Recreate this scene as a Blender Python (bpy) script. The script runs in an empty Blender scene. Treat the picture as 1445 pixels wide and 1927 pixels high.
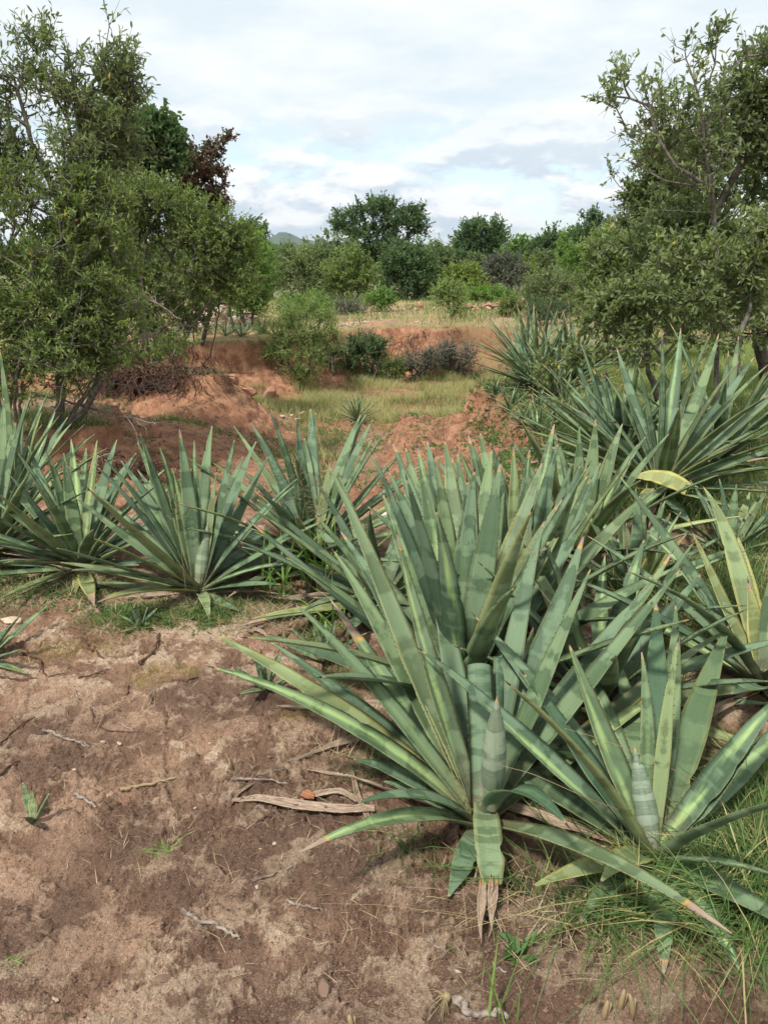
import bpy, bmesh, math, random
import numpy as np
from mathutils import Vector, Matrix

C = bpy.context.scene
R = math.radians
rng = np.random.default_rng(11)
random.seed(11)

# ------------------------------------------------------------------ camera
PITCH = R(19.0); CAMZ = 1.55; F = 1447.0; CX = 722.5; CY = 963.5
cd = bpy.data.cameras.new("camera"); cam = bpy.data.objects.new("camera", cd)
C.collection.objects.link(cam); C.camera = cam
cd.sensor_fit = 'VERTICAL'; cd.sensor_height = 24; cd.lens = 24 * F / 1927
cd.clip_start = 0.05; cd.clip_end = 9000
cam.location = (0, 0, CAMZ); cam.rotation_euler = (R(90) - PITCH, 0, 0)
C.view_settings.view_transform = 'Standard'; C.view_settings.look = 'None'
C.view_settings.exposure = 0.74; C.view_settings.gamma = 1
C.render.engine = 'CYCLES'
C.cycles.max_bounces = 6; C.cycles.diffuse_bounces = 3; C.cycles.glossy_bounces = 2
C.cycles.transmission_bounces = 3; C.cycles.volume_bounces = 0

# ------------------------------------------------------------------ node helper
class NT:
    def __init__(s, nt): s.t = nt; s.n = nt.nodes; s.l = nt.links
    def new(s, typ, **kw):
        n = s.n.new(typ)
        for k, v in kw.items(): setattr(n, k, v)
        return n
    def put(s, sock, v):
        if isinstance(v, bpy.types.NodeSocket): s.l.new(v, sock)
        elif v is not None:
            if isinstance(v, tuple) and len(v) == 3 and sock.type == 'RGBA': v = (*v, 1)
            sock.default_value = v
    def math(s, op, a, b=None, c=None, clamp=False):
        n = s.new('ShaderNodeMath', operation=op); n.use_clamp = clamp
        s.put(n.inputs[0], a); s.put(n.inputs[1], b); s.put(n.inputs[2], c); return n.outputs[0]
    def mix(s, f, a, b, blend='MIX'):
        n = s.new('ShaderNodeMix', data_type='RGBA', blend_type=blend)
        s.put(n.inputs[0], f); s.put(n.inputs[6], a); s.put(n.inputs[7], b); return n.outputs[2]
    def noise(s, vec, scale, detail=3, rough=.55, dist=0):
        n = s.new('ShaderNodeTexNoise'); s.put(n.inputs['Vector'], vec)
        n.inputs['Scale'].default_value = scale; n.inputs['Detail'].default_value = detail
        n.inputs['Roughness'].default_value = rough; n.inputs['Distortion'].default_value = dist
        return n.outputs['Fac']
    def ss(s, v, lo, hi, a=0., b=1.):
        n = s.new('ShaderNodeMapRange', interpolation_type='SMOOTHSTEP')
        s.put(n.inputs[0], v)
        for i, x in zip((1, 2, 3, 4), (lo, hi, a, b)): s.put(n.inputs[i], x)
        return n.outputs[0]
    def xyz(s, x, y, z):
        n = s.new('ShaderNodeCombineXYZ'); s.put(n.inputs[0], x); s.put(n.inputs[1], y); s.put(n.inputs[2], z); return n.outputs[0]
    def sep(s, v):
        n = s.new('ShaderNodeSeparateXYZ'); s.put(n.inputs[0], v); return n.outputs
    def attr(s, name):
        n = s.new('ShaderNodeAttribute'); n.attribute_name = name; return n
    def bump(s, h, strength, dist=.01, nrm=None):
        n = s.new('ShaderNodeBump'); n.inputs['Strength'].default_value = strength
        n.inputs['Distance'].default_value = dist; s.put(n.inputs['Height'], h); s.put(n.inputs['Normal'], nrm); return n.outputs[0]

# ------------------------------------------------------------------ world: sky with cloud cover
SUN_EL = R(56); SUN_AZ = R(215)     # azimuth from +Y clockwise: behind the camera, to the left
w = bpy.data.worlds.new("World"); C.world = w; w.use_nodes = True
N = NT(w.node_tree); N.n.clear()
out = N.new('ShaderNodeOutputWorld'); bg = N.new('ShaderNodeBackground'); bg.inputs[1].default_value = 0.063
N.l.new(bg.outputs[0], out.inputs[0])
sky = N.new('ShaderNodeTexSky'); sky.sky_type = 'NISHITA'; sky.sun_disc = False
sky.sun_elevation = SUN_EL; sky.sun_rotation = SUN_AZ
tc = N.new('ShaderNodeTexCoord').outputs['Generated']
dx, dy, dz = N.sep(tc)
zz = N.math('MAXIMUM', dz, 0.0)
den = N.math('ADD', zz, 0.17)
px_ = N.math('DIVIDE', dx, den); py_ = N.math('DIVIDE', dy, den)
pv = N.xyz(px_, py_, 0.7)
n1 = N.noise(pv, 0.55, 5, .52, .3)
n2 = N.noise(N.xyz(px_, N.math('MULTIPLY', py_, 1.3), 3.1), 1.6, 7, .62, .1)
az = N.math('ARCTAN2', dx, dy)
hv = N.xyz(N.math('MULTIPLY', az, 3.6), N.math('MULTIPLY', dz, 9.0), 1.3)
n3 = N.noise(hv, 2.4, 7, .56, .05)
hv2 = N.xyz(N.math('MULTIPLY', az, 3.6), N.math('ADD', N.math('MULTIPLY', dz, 9.0), .12), 1.3)
n3b = N.noise(hv2, 2.4, 7, .56, .05)
low = N.ss(dz, 0.19, 0.06)
cover_hi = N.ss(n1, 0.28, 0.46, .6, 1.)
cover_lo = N.ss(n3, 0.40, 0.50, .25, 1.)
cover = N.new('ShaderNodeMix'); N.put(cover.inputs[0], low); N.put(cover.inputs[2], cover_hi); N.put(cover.inputs[3], cover_lo)
sv = N.mix(1.0, sky.outputs[0], (3.0, 3.0, 3.0), 'MULTIPLY')
sv = N.mix(0.55, sv, (5.4, 7.0, 8.1))
chi = N.mix(N.ss(n2, 0.34, 0.68), (7.7, 8.7, 9.3), (9.8, 10.1, 10.3))
lit = N.ss(N.math('SUBTRACT', n3, n3b), -0.07, 0.09)
clo = N.mix(lit, (6.4, 7.4, 8.4), (10.2, 10.3, 10.4))
cl = N.mix(low, chi, clo)
skyc = N.mix(cover.outputs[0], sv, cl)
N.l.new(skyc, bg.inputs[0])

sd = bpy.data.lights.new("sun", 'SUN'); sd.energy = 3.0; sd.angle = R(5); sd.color = (1, .955, .87)
so = bpy.data.objects.new("sun", sd); C.collection.objects.link(so)
sdir = Vector((math.sin(SUN_AZ) * math.cos(SUN_EL), math.cos(SUN_AZ) * math.cos(SUN_EL), math.sin(SUN_EL)))
so.rotation_euler = sdir.to_track_quat('Z', 'Y').to_euler(); so.location = sdir * 30

# ------------------------------------------------------------------ numeric helpers
CT, ST = math.cos(PITCH), math.sin(PITCH)
def ray(px, py):
    X = (px - CX) / F; U = -(py - CY) / F
    return np.array([X, CT + U * ST, -ST + U * CT])
def at(px, py, y):
    """world point on the sight line of a photo pixel, y metres ahead of the camera"""
    d = ray(px, py); return np.array([0, 0, CAMZ]) + d * (y / d[1])
_perm = np.random.default_rng(5).permutation(512); _perm = np.concatenate([_perm, _perm, _perm])
_ang = np.random.default_rng(6).random(512) * 2 * np.pi; _gx, _gy = np.cos(_ang), np.sin(_ang)
def perlin(x, y, seed=0):
    x = np.asarray(x, float) + seed * 17.13; y = np.asarray(y, float) - seed * 9.71
    xi = np.floor(x).astype(np.int64); yi = np.floor(y).astype(np.int64); xf = x - xi; yf = y - yi
    u = xf**3 * (xf * (xf * 6 - 15) + 10); v = yf**3 * (yf * (yf * 6 - 15) + 10)
    xi &= 511; yi &= 511
    def g(ix, iy, fx, fy):
        h = _perm[_perm[ix & 511] + (iy & 511)]
        return _gx[h] * fx + _gy[h] * fy
    a = g(xi, yi, xf, yf); b = g(xi + 1, yi, xf - 1, yf); c = g(xi, yi + 1, xf, yf - 1); d = g(xi + 1, yi + 1, xf - 1, yf - 1)
    return (a + u * (b - a)) + v * ((c + u * (d - c)) - (a + u * (b - a)))
def fbm(x, y, s, octv=3, seed=0, gain=.5):
    r = 0; a = 1
    for o in range(octv):
        r = r + a * perlin(x / s, y / s, seed + o * 3); s *= .5; a *= gain
    return r
def sstep(a, b, x):
    t = np.clip((x - a) / (b - a), 0, 1); return t * t * (3 - 2 * t)

# ------------------------------------------------------------------ terrain
EDGE = np.array([(-9, 5.2), (-2.6, 4.75), (-1, 4.65), (0.1, 4.65), (0.75, 4.9), (1.15, 5.9), (1.35, 6.9), (1.3, 8.0), (1.15, 9.0),
    (1.7, 11), (2.4, 13), (3.2, 15), (2.9, 17.0), (1.9, 17.7), (1, 17.2), (.2, 17.6), (-.5, 17.2), (-1.4, 15.9), (-2.3, 14.7), (-3.85, 14.4), (-4.3, 12.5),
    (-4.0, 11.2), (-3.0, 10.6), (-2.15, 10.1), (-2.3, 9.75), (-3.2, 9.9), (-4.6, 9.7), (-4.9, 8.9), (-3.6, 8.4), (-2.75, 7.7), (-2.45, 7.0),
    (-2.7, 6.7), (-4, 6.6), (-9, 6.6)])
def sdf(x, y):
    d = np.full(x.shape, 1e9); inside = np.zeros(x.shape, bool)
    n = len(EDGE)
    for i in range(n):
        a = EDGE[i]; b = EDGE[(i + 1) % n]; e = b - a
        t = np.clip(((x - a[0]) * e[0] + (y - a[1]) * e[1]) / (e @ e), 0, 1)
        d = np.minimum(d, np.hypot(x - a[0] - t * e[0], y - a[1] - t * e[1]))
        c = (a[1] > y) != (b[1] > y)
        xx = a[0] + (y - a[1]) * e[0] / (e[1] if e[1] else 1e-9)
        inside ^= c & (x < xx)
    return np.where(inside, d, -d)
def gz(px, py, z=0.0):
    d = ray(px, py); t = (z - CAMZ) / d[2]; return (d[0] * t, d[1] * t)
CRACKS = [[(x / 2.007, 1150 + y / 2.007) for x, y in c] for c in (
    [(582, 328), (580, 355), (612, 375), (637, 402), (634, 450), (630, 490), (640, 515), (628, 545), (634, 600), (630, 640), (650, 715)],
    [(880, 560), (890, 595), (940, 630), (1000, 650), (1090, 675)], [(560, 470), (600, 465), (634, 450)],
    [(640, 515), (690, 520), (730, 515), (770, 550)], [(125, 320), (108, 370), (110, 405)], [(1000, 400), (1030, 440), (1020, 480)])]
CR = []
for c in CRACKS: CR.append([np.array(gz(*p)) for p in c])
def terrain(x, y, full=False):
    x = np.asarray(x, float); y = np.asarray(y, float)
    wx = x + .30 * perlin(x / 1.3, y / 1.3, 1) + .12 * perlin(x / .4, y / .4, 2) + .05 * perlin(x / .13, y / .13, 3)
    wy = y + .30 * perlin(x / 1.3, y / 1.3, 4) + .12 * perlin(x / .4, y / .4, 5) + .05 * perlin(x / .13, y / .13, 6)
    near = sstep(16.5, 19.5, y)
    d = np.full(x.shape, -5.0)
    m = (y > 3.5) & (y < 20) & (np.abs(x) < 11)
    if m.any(): d[m] = sdf(wx[m], wy[m])
    plat = -0.14 * sstep(9, 16, y) - 1.0 * sstep(22, 45, y) - 2.2 * sstep(45, 300, y) + .05 * fbm(x, y, 1.9, 2, 8)
    plat = plat + .10 * sstep(2.5, 5, x) * sstep(5, 8, y)
    floor = np.interp(y, [4.6, 5.6, 6.5, 9, 14, 17], [-.12, -.30, -.42, -.80, -1.12, -1.10]) + .07 * fbm(x, y, 1.1, 3, 12)
    floor = floor + .42 * sstep(.9, 2.6, -x) * sstep(7.2, 8.0, y) * (1 - sstep(11, 13, y))
    wid = np.where(y < 6.2, 1.3, .55) 
    wid = wid + (2.6 - wid) * sstep(-.3, .4, x) * (1 - sstep(9.5, 12, y))
    wid = wid + .5 * sstep(12.5, 14, y)
    left = (1 - sstep(-1.6, -.8, x)) * sstep(6.3, 6.8, y) * (1 - sstep(11, 12.5, y))
    wid = wid + (.6 + .5 * sstep(8.3, 8.9, y) - wid) * left
    s = np.clip(d / wid, 0, 1)
    scarp = np.maximum(1 - sstep(.9, 1.5, wid), left)
    st_ = sstep(0, .16 - .08 * left, s); steep = (.55 - .17 * left) * st_ + (.45 + .17 * left) * sstep(.06, 1, s)
    rs_ = sstep(.1, .7, x) * (y > 5.5); gentle = (.18 + .24 * rs_) * sstep(0, .06, s) + (.82 - .24 * rs_) * (sstep(.02, 1, s) * (1 - rs_) + rs_ * (1 - (1 - s)**1.7))
    g = gentle + (steep - gentle) * scarp
    h = plat + (floor - plat) * g
    face = (s > 0) & (s < 1)
    bank = np.where(face, np.sin(np.pi * s), 0)
    tk = h / .13 + .8 * perlin(wx / .8, wy / .8, 23) + .3 * perlin(wx / .2, wy / .2, 24); terr = (np.floor(tk) + sstep(.55, .95, tk - np.floor(tk)) - tk) * .13
    h = h + terr * .75 * bank * (y > 5.5)
    h = h - bank * (.10 * np.abs(perlin(wx / .22, wy / .9, 21)) + .05 * np.abs(perlin(wx / .09, wy / .09, 22)))
    # hump of loose red soil at the head of the right slope
    h = h + .05 * np.exp(-(((x - .95) / .35)**2 + ((y - 8.9) / .6)**2))
    h = h + sstep(-.5, 0, d) * sstep(4.8, 6, y) * (.032 * fbm(x, y, .22, 5, 31, .66) + .02 * np.abs(fbm(x, y, .11, 2, 32)) * (x < 3))
    h = h + (.018 * fbm(x, y, .33, 3, 30)) * (1 - sstep(30, 60, y))
    # close ground: crusts, clods, cracks
    nr = 1 - sstep(4.5, 8, np.hypot(x, y))
    c1 = fbm(x + .05 * fbm(x, y, .12, 2, 42), y, .17, 5, 40, .66); c2 = fbm(x, y, .9, 3, 44)
    crust = sstep(.02, .20, c1 + .30 * c2 + .22 * (1 - sstep(1.15, 1.9, y)) + .02)
    crust2 = sstep(.10, .16, fbm(x, y, .12, 4, 50, .6) + .25 * c2)
    lump = fbm(x, y, .075, 4, 60, .62)
    pits = sstep(.22, .42, np.abs(fbm(x, y, .05, 2, 66)))
    h = h + nr * (.009 * crust + .006 * crust2 + .014 * lump * (1.0 - .35 * crust) - .004 * pits)
    rough = sstep(.0, .35, fbm(x, y, .55, 2, 70))
    h = h + nr * ((.35 + rough) * .014 * np.abs(fbm(x, y, .04, 3, 75)) + .007 * (.4 + rough) * sstep(.08, .22, fbm(x, y, .022, 2, 78)))
    crack = np.zeros(x.shape)
    m = nr > .1
    xm, ym = x[m] + .012 * perlin(x[m] / .03, y[m] / .03, 80), y[m] + .012 * perlin(x[m] / .03, y[m] / .03, 81)
    dm = np.full(xm.shape, 9.)
    for c in CR:
        for a, b in zip(c[:-1], c[1:]):
            e = b - a; t = np.clip(((xm - a[0]) * e[0] + (ym - a[1]) * e[1]) / (e @ e), 0, 1)
            dm = np.minimum(dm, np.hypot(xm - a[0] - t * e[0], ym - a[1] - t * e[1]))
    crack[m] = 1 - sstep(.002, .009, dm)
    h = h - .013 * crack
    if not full: return h
    return h, d, s, crust, c2
def H(x, y): return float(terrain(np.array([x]), np.array([y]))[0])
def ghit(px, py, tmax=60):
    d = ray(px, py); t = np.concatenate([np.arange(.6, 12, .01), np.arange(12, tmax, .05)])
    P = np.array([0, 0, CAMZ]) + t[:, None] * d
    below = P[:, 2] < terrain(P[:, 0], P[:, 1])
    i = int(np.argmax(below)) if below.any() else -1
    p = P[i]; return np.array([p[0], p[1], H(p[0], p[1])])
def gat(px, y):
    """ground point seen at column px, y metres ahead"""
    z = 0.
    for _ in range(4):
        x = (px - CX) / F * (y * CT + (CAMZ - z) * ST); z = H(x, y)
    return np.array([x, y, z])

# ------------------------------------------------------------------ mesh helpers
def mk(name, V, quads=None, tris=None, mat=None, parent=None, smooth=True, attrs=None, uv=None, mats=None, midx=None):
    me = bpy.data.meshes.new(name)
    V = np.asarray(V, np.float32)
    nq = 0 if quads is None else len(quads); nt = 0 if tris is None else len(tris)
    me.vertices.add(len(V)); me.vertices.foreach_set('co', V.ravel())
    idx = np.concatenate([np.asarray(quads, np.int32).ravel() if nq else np.zeros(0, np.int32), np.asarray(tris, np.int32).ravel() if nt else np.zeros(0, np.int32)])
    me.loops.add(len(idx)); me.loops.foreach_set('vertex_index', idx)
    me.polygons.add(nq + nt)
    st = np.concatenate([np.arange(nq) * 4, nq * 4 + np.arange(nt) * 3]).astype(np.int32)
    me.polygons.foreach_set('loop_start', st)
    if midx is not None: me.polygons.foreach_set('material_index', np.asarray(midx, np.int32))
    me.update(calc_edges=True)
    me.polygons.foreach_set('use_smooth', np.full(nq + nt, smooth))
    for k, a in (attrs or {}).items():
        at_ = me.attributes.new(k, 'FLOAT', 'POINT'); at_.data.foreach_set('value', np.asarray(a, np.float32))
    if uv is not None:
        u = me.uv_layers.new(name='UVMap'); u.data.foreach_set('uv', np.asarray(uv, np.float32)[idx].ravel())
    for m in (mats or ([mat] if mat else [])): me.materials.append(m)
    o = bpy.data.objects.new(name, me); C.collection.objects.link(o)
    if parent: o.parent = parent
    return o
def tag(o, label=None, cat=None, group=None, kind=None):
    if label: o['label'] = label
    if cat: o['category'] = cat
    if group: o['group'] = group
    if kind: o['kind'] = kind
    return o
def empty(name, loc, label, cat, group=None):
    o = bpy.data.objects.new(name, None); C.collection.objects.link(o); o.location = tuple(loc)
    o.empty_display_size = .1
    return tag(o, label, cat, group)
def norm(v): v = np.asarray(v, float); return v / (np.linalg.norm(v, axis=-1, keepdims=True) + 1e-12)

class Buf:
    def __init__(s): s.V = []; s.Q = []; s.T = []; s.A = []; s.n = 0
    def add(s, V, Q=None, T=None, a=0.):
        V = np.asarray(V, float); s.V.append(V)
        if Q is not None and len(Q): s.Q.append(np.asarray(Q) + s.n)
        if T is not None and len(T): s.T.append(np.asarray(T) + s.n)
        s.A.append(np.broadcast_to(np.asarray(a, float), (len(V),))); s.n += len(V)
    def tube(s, pts, rad, sides=6, a=0.):
        pts = np.asarray(pts, float); n = len(pts); rad = np.broadcast_to(rad, (n,))
        tg = norm(np.gradient(pts, axis=0)); ref = np.array([.13, .21, .97]) if abs(tg[0][2]) < .9 else np.array([1., .1, 0])
        A = norm(np.cross(tg, ref)); B = np.cross(tg, A)
        th = np.arange(sides) / sides * 2 * np.pi
        V = (pts[:, None] + rad[:, None, None] * (np.cos(th)[None, :, None] * A[:, None] + np.sin(th)[None, :, None] * B[:, None])).reshape(-1, 3)
        i = np.arange(n - 1)[:, None] * sides; j = np.arange(sides)[None]; k = (j + 1) % sides
        Q = np.stack([i + j, i + k, i + sides + k, i + sides + j], -1).reshape(-1, 4)
        V = np.concatenate([V, pts[:1], pts[-1:]]); m = n * sides
        jj = np.arange(sides); kk = (jj + 1) % sides
        T = np.concatenate([np.stack([np.full(sides, m), kk, jj], -1), np.stack([np.full(sides, m + 1), (n - 1) * sides + jj, (n - 1) * sides + kk], -1)])
        s.add(V, Q, T, a)
    def build(s, name, mat, parent=None, smooth=True, attr='var'):
        return mk(name, np.concatenate(s.V), np.concatenate(s.Q) if s.Q else None, np.concatenate(s.T) if s.T else None, mat, parent, smooth, {attr: np.concatenate(s.A)})

def frusta(A, B, ra, rb, sides=5):
    """many separate tapered segments in one go"""
    n = len(A); t = norm(B - A); ref = np.where(np.abs(t[:, 2:3]) < .9, np.array([[0, 0, 1.]]), np.array([[1., 0, 0]]))
    u = norm(np.cross(t, ref)); v = np.cross(t, u); th = np.arange(sides) / sides * 2 * np.pi
    ring = np.cos(th)[None, :, None] * u[:, None] + np.sin(th)[None, :, None] * v[:, None]
    V = np.stack([A[:, None] + ring * ra[:, None, None], B[:, None] + ring * rb[:, None, None]], 1).reshape(-1, 3)
    b = np.arange(n)[:, None] * sides * 2; j = np.arange(sides)[None]; k = (j + 1) % sides
    Q = np.stack([b + j, b + k, b + sides + k, b + sides + j], -1).reshape(-1, 4)
    return V, Q
def leaves(P, D, Nn, L, W):
    S = norm(np.cross(D, Nn)); Nn = np.cross(S, D); L = L[:, None]; W = W[:, None]
    V = np.stack([P, P + D * L * .28 + S * W * .42 + Nn * W * .12, P + D * L * .68 + S * W * .40 + Nn * (W * .12 - L * .03),
                  P + D * L - Nn * L * .10, P + D * L * .68 - S * W * .40 + Nn * (W * .12 - L * .03), P + D * L * .28 - S * W * .42 + Nn * W * .12], 1).reshape(-1, 3)
    b = np.arange(len(P))[:, None] * 6
    Q = np.stack([b + np.array([[0, 1, 2, 3]]), b + np.array([[3, 4, 5, 0]])], 1).reshape(-1, 4)
    return V, Q
def blades(P, hgt, wid, lean, az, var, droop=.4):
    """grass blades, each a bent tapering strip"""
    n = len(P); d = np.stack([np.cos(az), np.sin(az), 0 * az], 1); s = np.stack([-np.sin(az), np.cos(az), 0 * az], 1)
    tw = rng.random(n) * 3.14; s = s * np.cos(tw)[:, None] + d * np.sin(tw)[:, None]
    V = []
    for k, t in enumerate((0, .35, .7, 1.)):
        c = P + d * (lean * hgt * (t + droop * t * t * 1.2))[:, None] + np.array([0, 0, 1.]) * (hgt * (t - droop * lean * t * t * .9))[:, None]
        wk = wid * (1, .9, .6, .0)[k] * .5
        V += [c - s * wk[:, None], c + s * wk[:, None]] if k < 3 else [c]
    V = np.stack(V, 1).reshape(-1, 3); b = np.arange(n)[:, None] * 7
    Q = np.stack([b + np.array([[0, 1, 3, 2]]), b + np.array([[2, 3, 5, 4]])], 1).reshape(-1, 4); T = b + np.array([[4, 5, 6]])
    return V, Q, T, np.repeat(var, 7)

# ------------------------------------------------------------------ materials
def newmat(name):
    m = bpy.data.materials.new(name); m.use_nodes = True; t = NT(m.node_tree)
    b = t.n['Principled BSDF']; b.inputs['Specular IOR Level'].default_value = .3
    return m, t, b
def mat_foliage(name, dark, light, accent=None, acc=.06, rough=.5, trans=.45):
    m, t, b = newmat(name); v = t.attr('var').outputs['Fac']
    pos = t.new('ShaderNodeNewGeometry').outputs['Position']
    n = t.noise(pos, 1.6, 2)
    f = t.math('ADD', t.math('MULTIPLY_ADD', v, .8, .10), t.math('MULTIPLY', t.math('SUBTRACT', n, .5), .8), clamp=True)
    c = t.mix(f, dark, light)
    if accent: c = t.mix(t.math('GREATER_THAN', v, 1 - acc), c, accent)
    t.put(b.inputs['Base Color'], c); b.inputs['Roughness'].default_value = rough
    tr = t.new('ShaderNodeBsdfTranslucent'); t.put(tr.inputs[0], t.mix(.5, c, t.mix(1., c, (1.3, 1.5, .5), 'MULTIPLY')))
    ms = t.new('ShaderNodeMixShader'); ms.inputs[0].default_value = trans
    t.l.new(b.outputs[0], ms.inputs[1]); t.l.new(tr.outputs[0], ms.inputs[2]); t.l.new(ms.outputs[0], t.n['Material Output'].inputs[0])
    return m
def mat_bark(name, a, bcol, scale=30):
    m, t, b = newmat(name); tcn = t.new('ShaderNodeTexCoord').outputs['Object']
    n = t.noise(tcn, scale, 5, .65); t.put(b.inputs['Base Color'], t.mix(t.ss(n, .3, .7), a, bcol)); b.inputs['Roughness'].default_value = .85
    t.put(b.inputs['Normal'], t.bump(n, .6, .006)); return m

M = {}
M['grey_bark'] = mat_bark('grey_bark', (.075, .064, .055), (.21, .185, .16))
M['dark_bark'] = mat_bark('dark_bark', (.035, .028, .023), (.11, .09, .075))
M['stick'] = mat_bark('stick', (.10, .075, .062), (.33, .265, .22), 60)
M['root'] = mat_bark('root', (.045, .022, .015), (.14, .075, .05), 60)
M['fol_olive'] = mat_foliage('fol_olive', (0.063, 0.102, 0.031), (0.285, 0.373, 0.108), (0.600, 0.392, 0.099), .03)
M['fol_dark'] = mat_foliage('fol_dark', (0.039, 0.081, 0.034), (0.163, 0.252, 0.101), (0.435, 0.403, 0.121), .02)
M['fol_grey'] = mat_foliage('fol_grey', (0.073, 0.104, 0.049), (0.298, 0.362, 0.162), (0.555, 0.457, 0.190), .03)
M['fol_silver'] = mat_foliage('fol_silver', (.07, .10, .035), (.30, .36, .15), (.45, .36, .09), .06)
M['fol_bright'] = mat_foliage('fol_bright', (0.072, 0.144, 0.026), (0.252, 0.396, 0.096), None)
M['fol_yellow'] = mat_foliage('fol_yellow', (.11, .16, .03), (.32, .40, .10), None)
M['fol_red'] = mat_foliage('fol_red', (.075, .045, .032), (.22, .125, .085), (.12, .17, .07), .3)
M['fol_feather'] = mat_foliage('fol_feather', (.14, .22, .065), (.43, .53, .20), None)
M['fol_mauve'] = mat_foliage('fol_mauve', (0.063, 0.077, 0.063), (0.224, 0.238, 0.196), None)
M['grass_green'] = mat_foliage('grass_green', (.05, .10, .028), (.19, .29, .09), (.46, .38, .18), .14, .5, .35)
M['grass_dry'] = mat_foliage('grass_dry', (.22, .25, .08), (.60, .55, .29), (.52, .42, .24), .15, .6, .3)
M['grass_fresh'] = mat_foliage('grass_fresh', (.13, .27, .05), (.30, .46, .12), None, 0, .5, .4)
M['grass_meadow'] = mat_foliage('grass_meadow', (.13, .20, .05), (.36, .42, .15), (.5, .46, .24), .1, .5, .35)
M['herb'] = mat_foliage('herb', (.05, .11, .03), (.17, .28, .09), (.30, .34, .08), .06)
M['straw'] = mat_foliage('straw', (.30, .22, .12), (.55, .44, .28), None, 0, .7, .15)

def mat_ground():
    m, t, b = newmat('soil'); P = t.new('ShaderNodeTexCoord').outputs['Object']
    red = t.attr('red').outputs['Fac']; crust = t.attr('crust').outputs['Fac']; grn = t.attr('green').outputs['Fac']; moss = t.attr('moss').outputs['Fac']; damp = t.attr('damp').outputs['Fac']
    nb = t.noise(P, .9, 4); nm = t.noise(P, 6, 6, .62); nf = t.noise(P, 34, 9, .78); ng = t.noise(P, 210, 6, .8)
    soil = t.mix(t.ss(nm, .35, .65), (.31, .180, .115), (.60, .375, .250))
    soil = t.mix(t.math('MULTIPLY', damp, .85), soil, (.20, .118, .082))
    soil = t.mix(t.math('MULTIPLY', t.ss(nb, .50, .72), .55), soil, (.31, .155, .09))
    tan = t.mix(t.ss(nf, .35, .7), (.64, .44, .295), (.90, .71, .52))
    tan = t.mix(t.math('MULTIPLY', t.ss(t.noise(P, 1.7, 3), .46, .6), .6), tan, (.55, .31, .20))
    cm = t.math('MULTIPLY', t.math('MULTIPLY', crust, .9), t.ss(t.math('ADD', nm, t.math('MULTIPLY', nf, .6)), .70, .82), clamp=True)
    c = t.mix(cm, soil, tan)
    c = t.mix(t.math('MULTIPLY', t.ss(nf, .58, .74), .5), c, (.38, .27, .19))
    # small pale grit and dark specks
    vo = t.new('ShaderNodeTexVoronoi'); t.put(vo.inputs['Vector'], P); vo.inputs['Scale'].default_value = 85; 
    c = t.mix(t.math('MULTIPLY', t.ss(vo.outputs['Distance'], .20, .10), t.ss(ng, .50, .62)), c, (.50, .37, .26))
    vo2 = t.new('ShaderNodeTexVoronoi'); t.put(vo2.inputs['Vector'], P); vo2.inputs['Scale'].default_value = 47
    c = t.mix(t.math('MULTIPLY', t.ss(vo2.outputs['Distance'], .16, .08), .75), c, (.055, .035, .028))
    rs = t.mix(t.ss(nm, .3, .7), (.25, .108, .062), (.56, .295, .17))
    rs = t.mix(t.math('MULTIPLY', t.ss(nf, .5, .72), .5), rs, (.56, .34, .22))
    c = t.mix(red, c, rs)
    c = t.mix(t.math('MULTIPLY', grn, t.math('ADD', t.ss(nm, .36, .6), t.ss(grn, 1, 1.6)), clamp=True), c, (.17, .165, .07))
    c = t.mix(t.math('MULTIPLY', t.math('MULTIPLY', moss, .9), t.ss(nf, .42, .58), clamp=True), c, (.26, .20, .04))
    c = t.mix(1., c, t.mix(t.ss(ng, .36, .64), (.68, .68, .70), (1.26, 1.25, 1.22)), 'MULTIPLY')
    t.put(b.inputs['Base Color'], c); b.inputs['Roughness'].default_value = .88
    hh = t.math('ADD', t.math('MULTIPLY', nf, 1.), t.math('MULTIPLY', ng, .5))
    n1 = t.bump(hh, 1., .03); n2 = t.bump(nm, .5, .05, n1)
    t.put(b.inputs['Normal'], n2); return m
M['soil'] = mat_ground()

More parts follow.
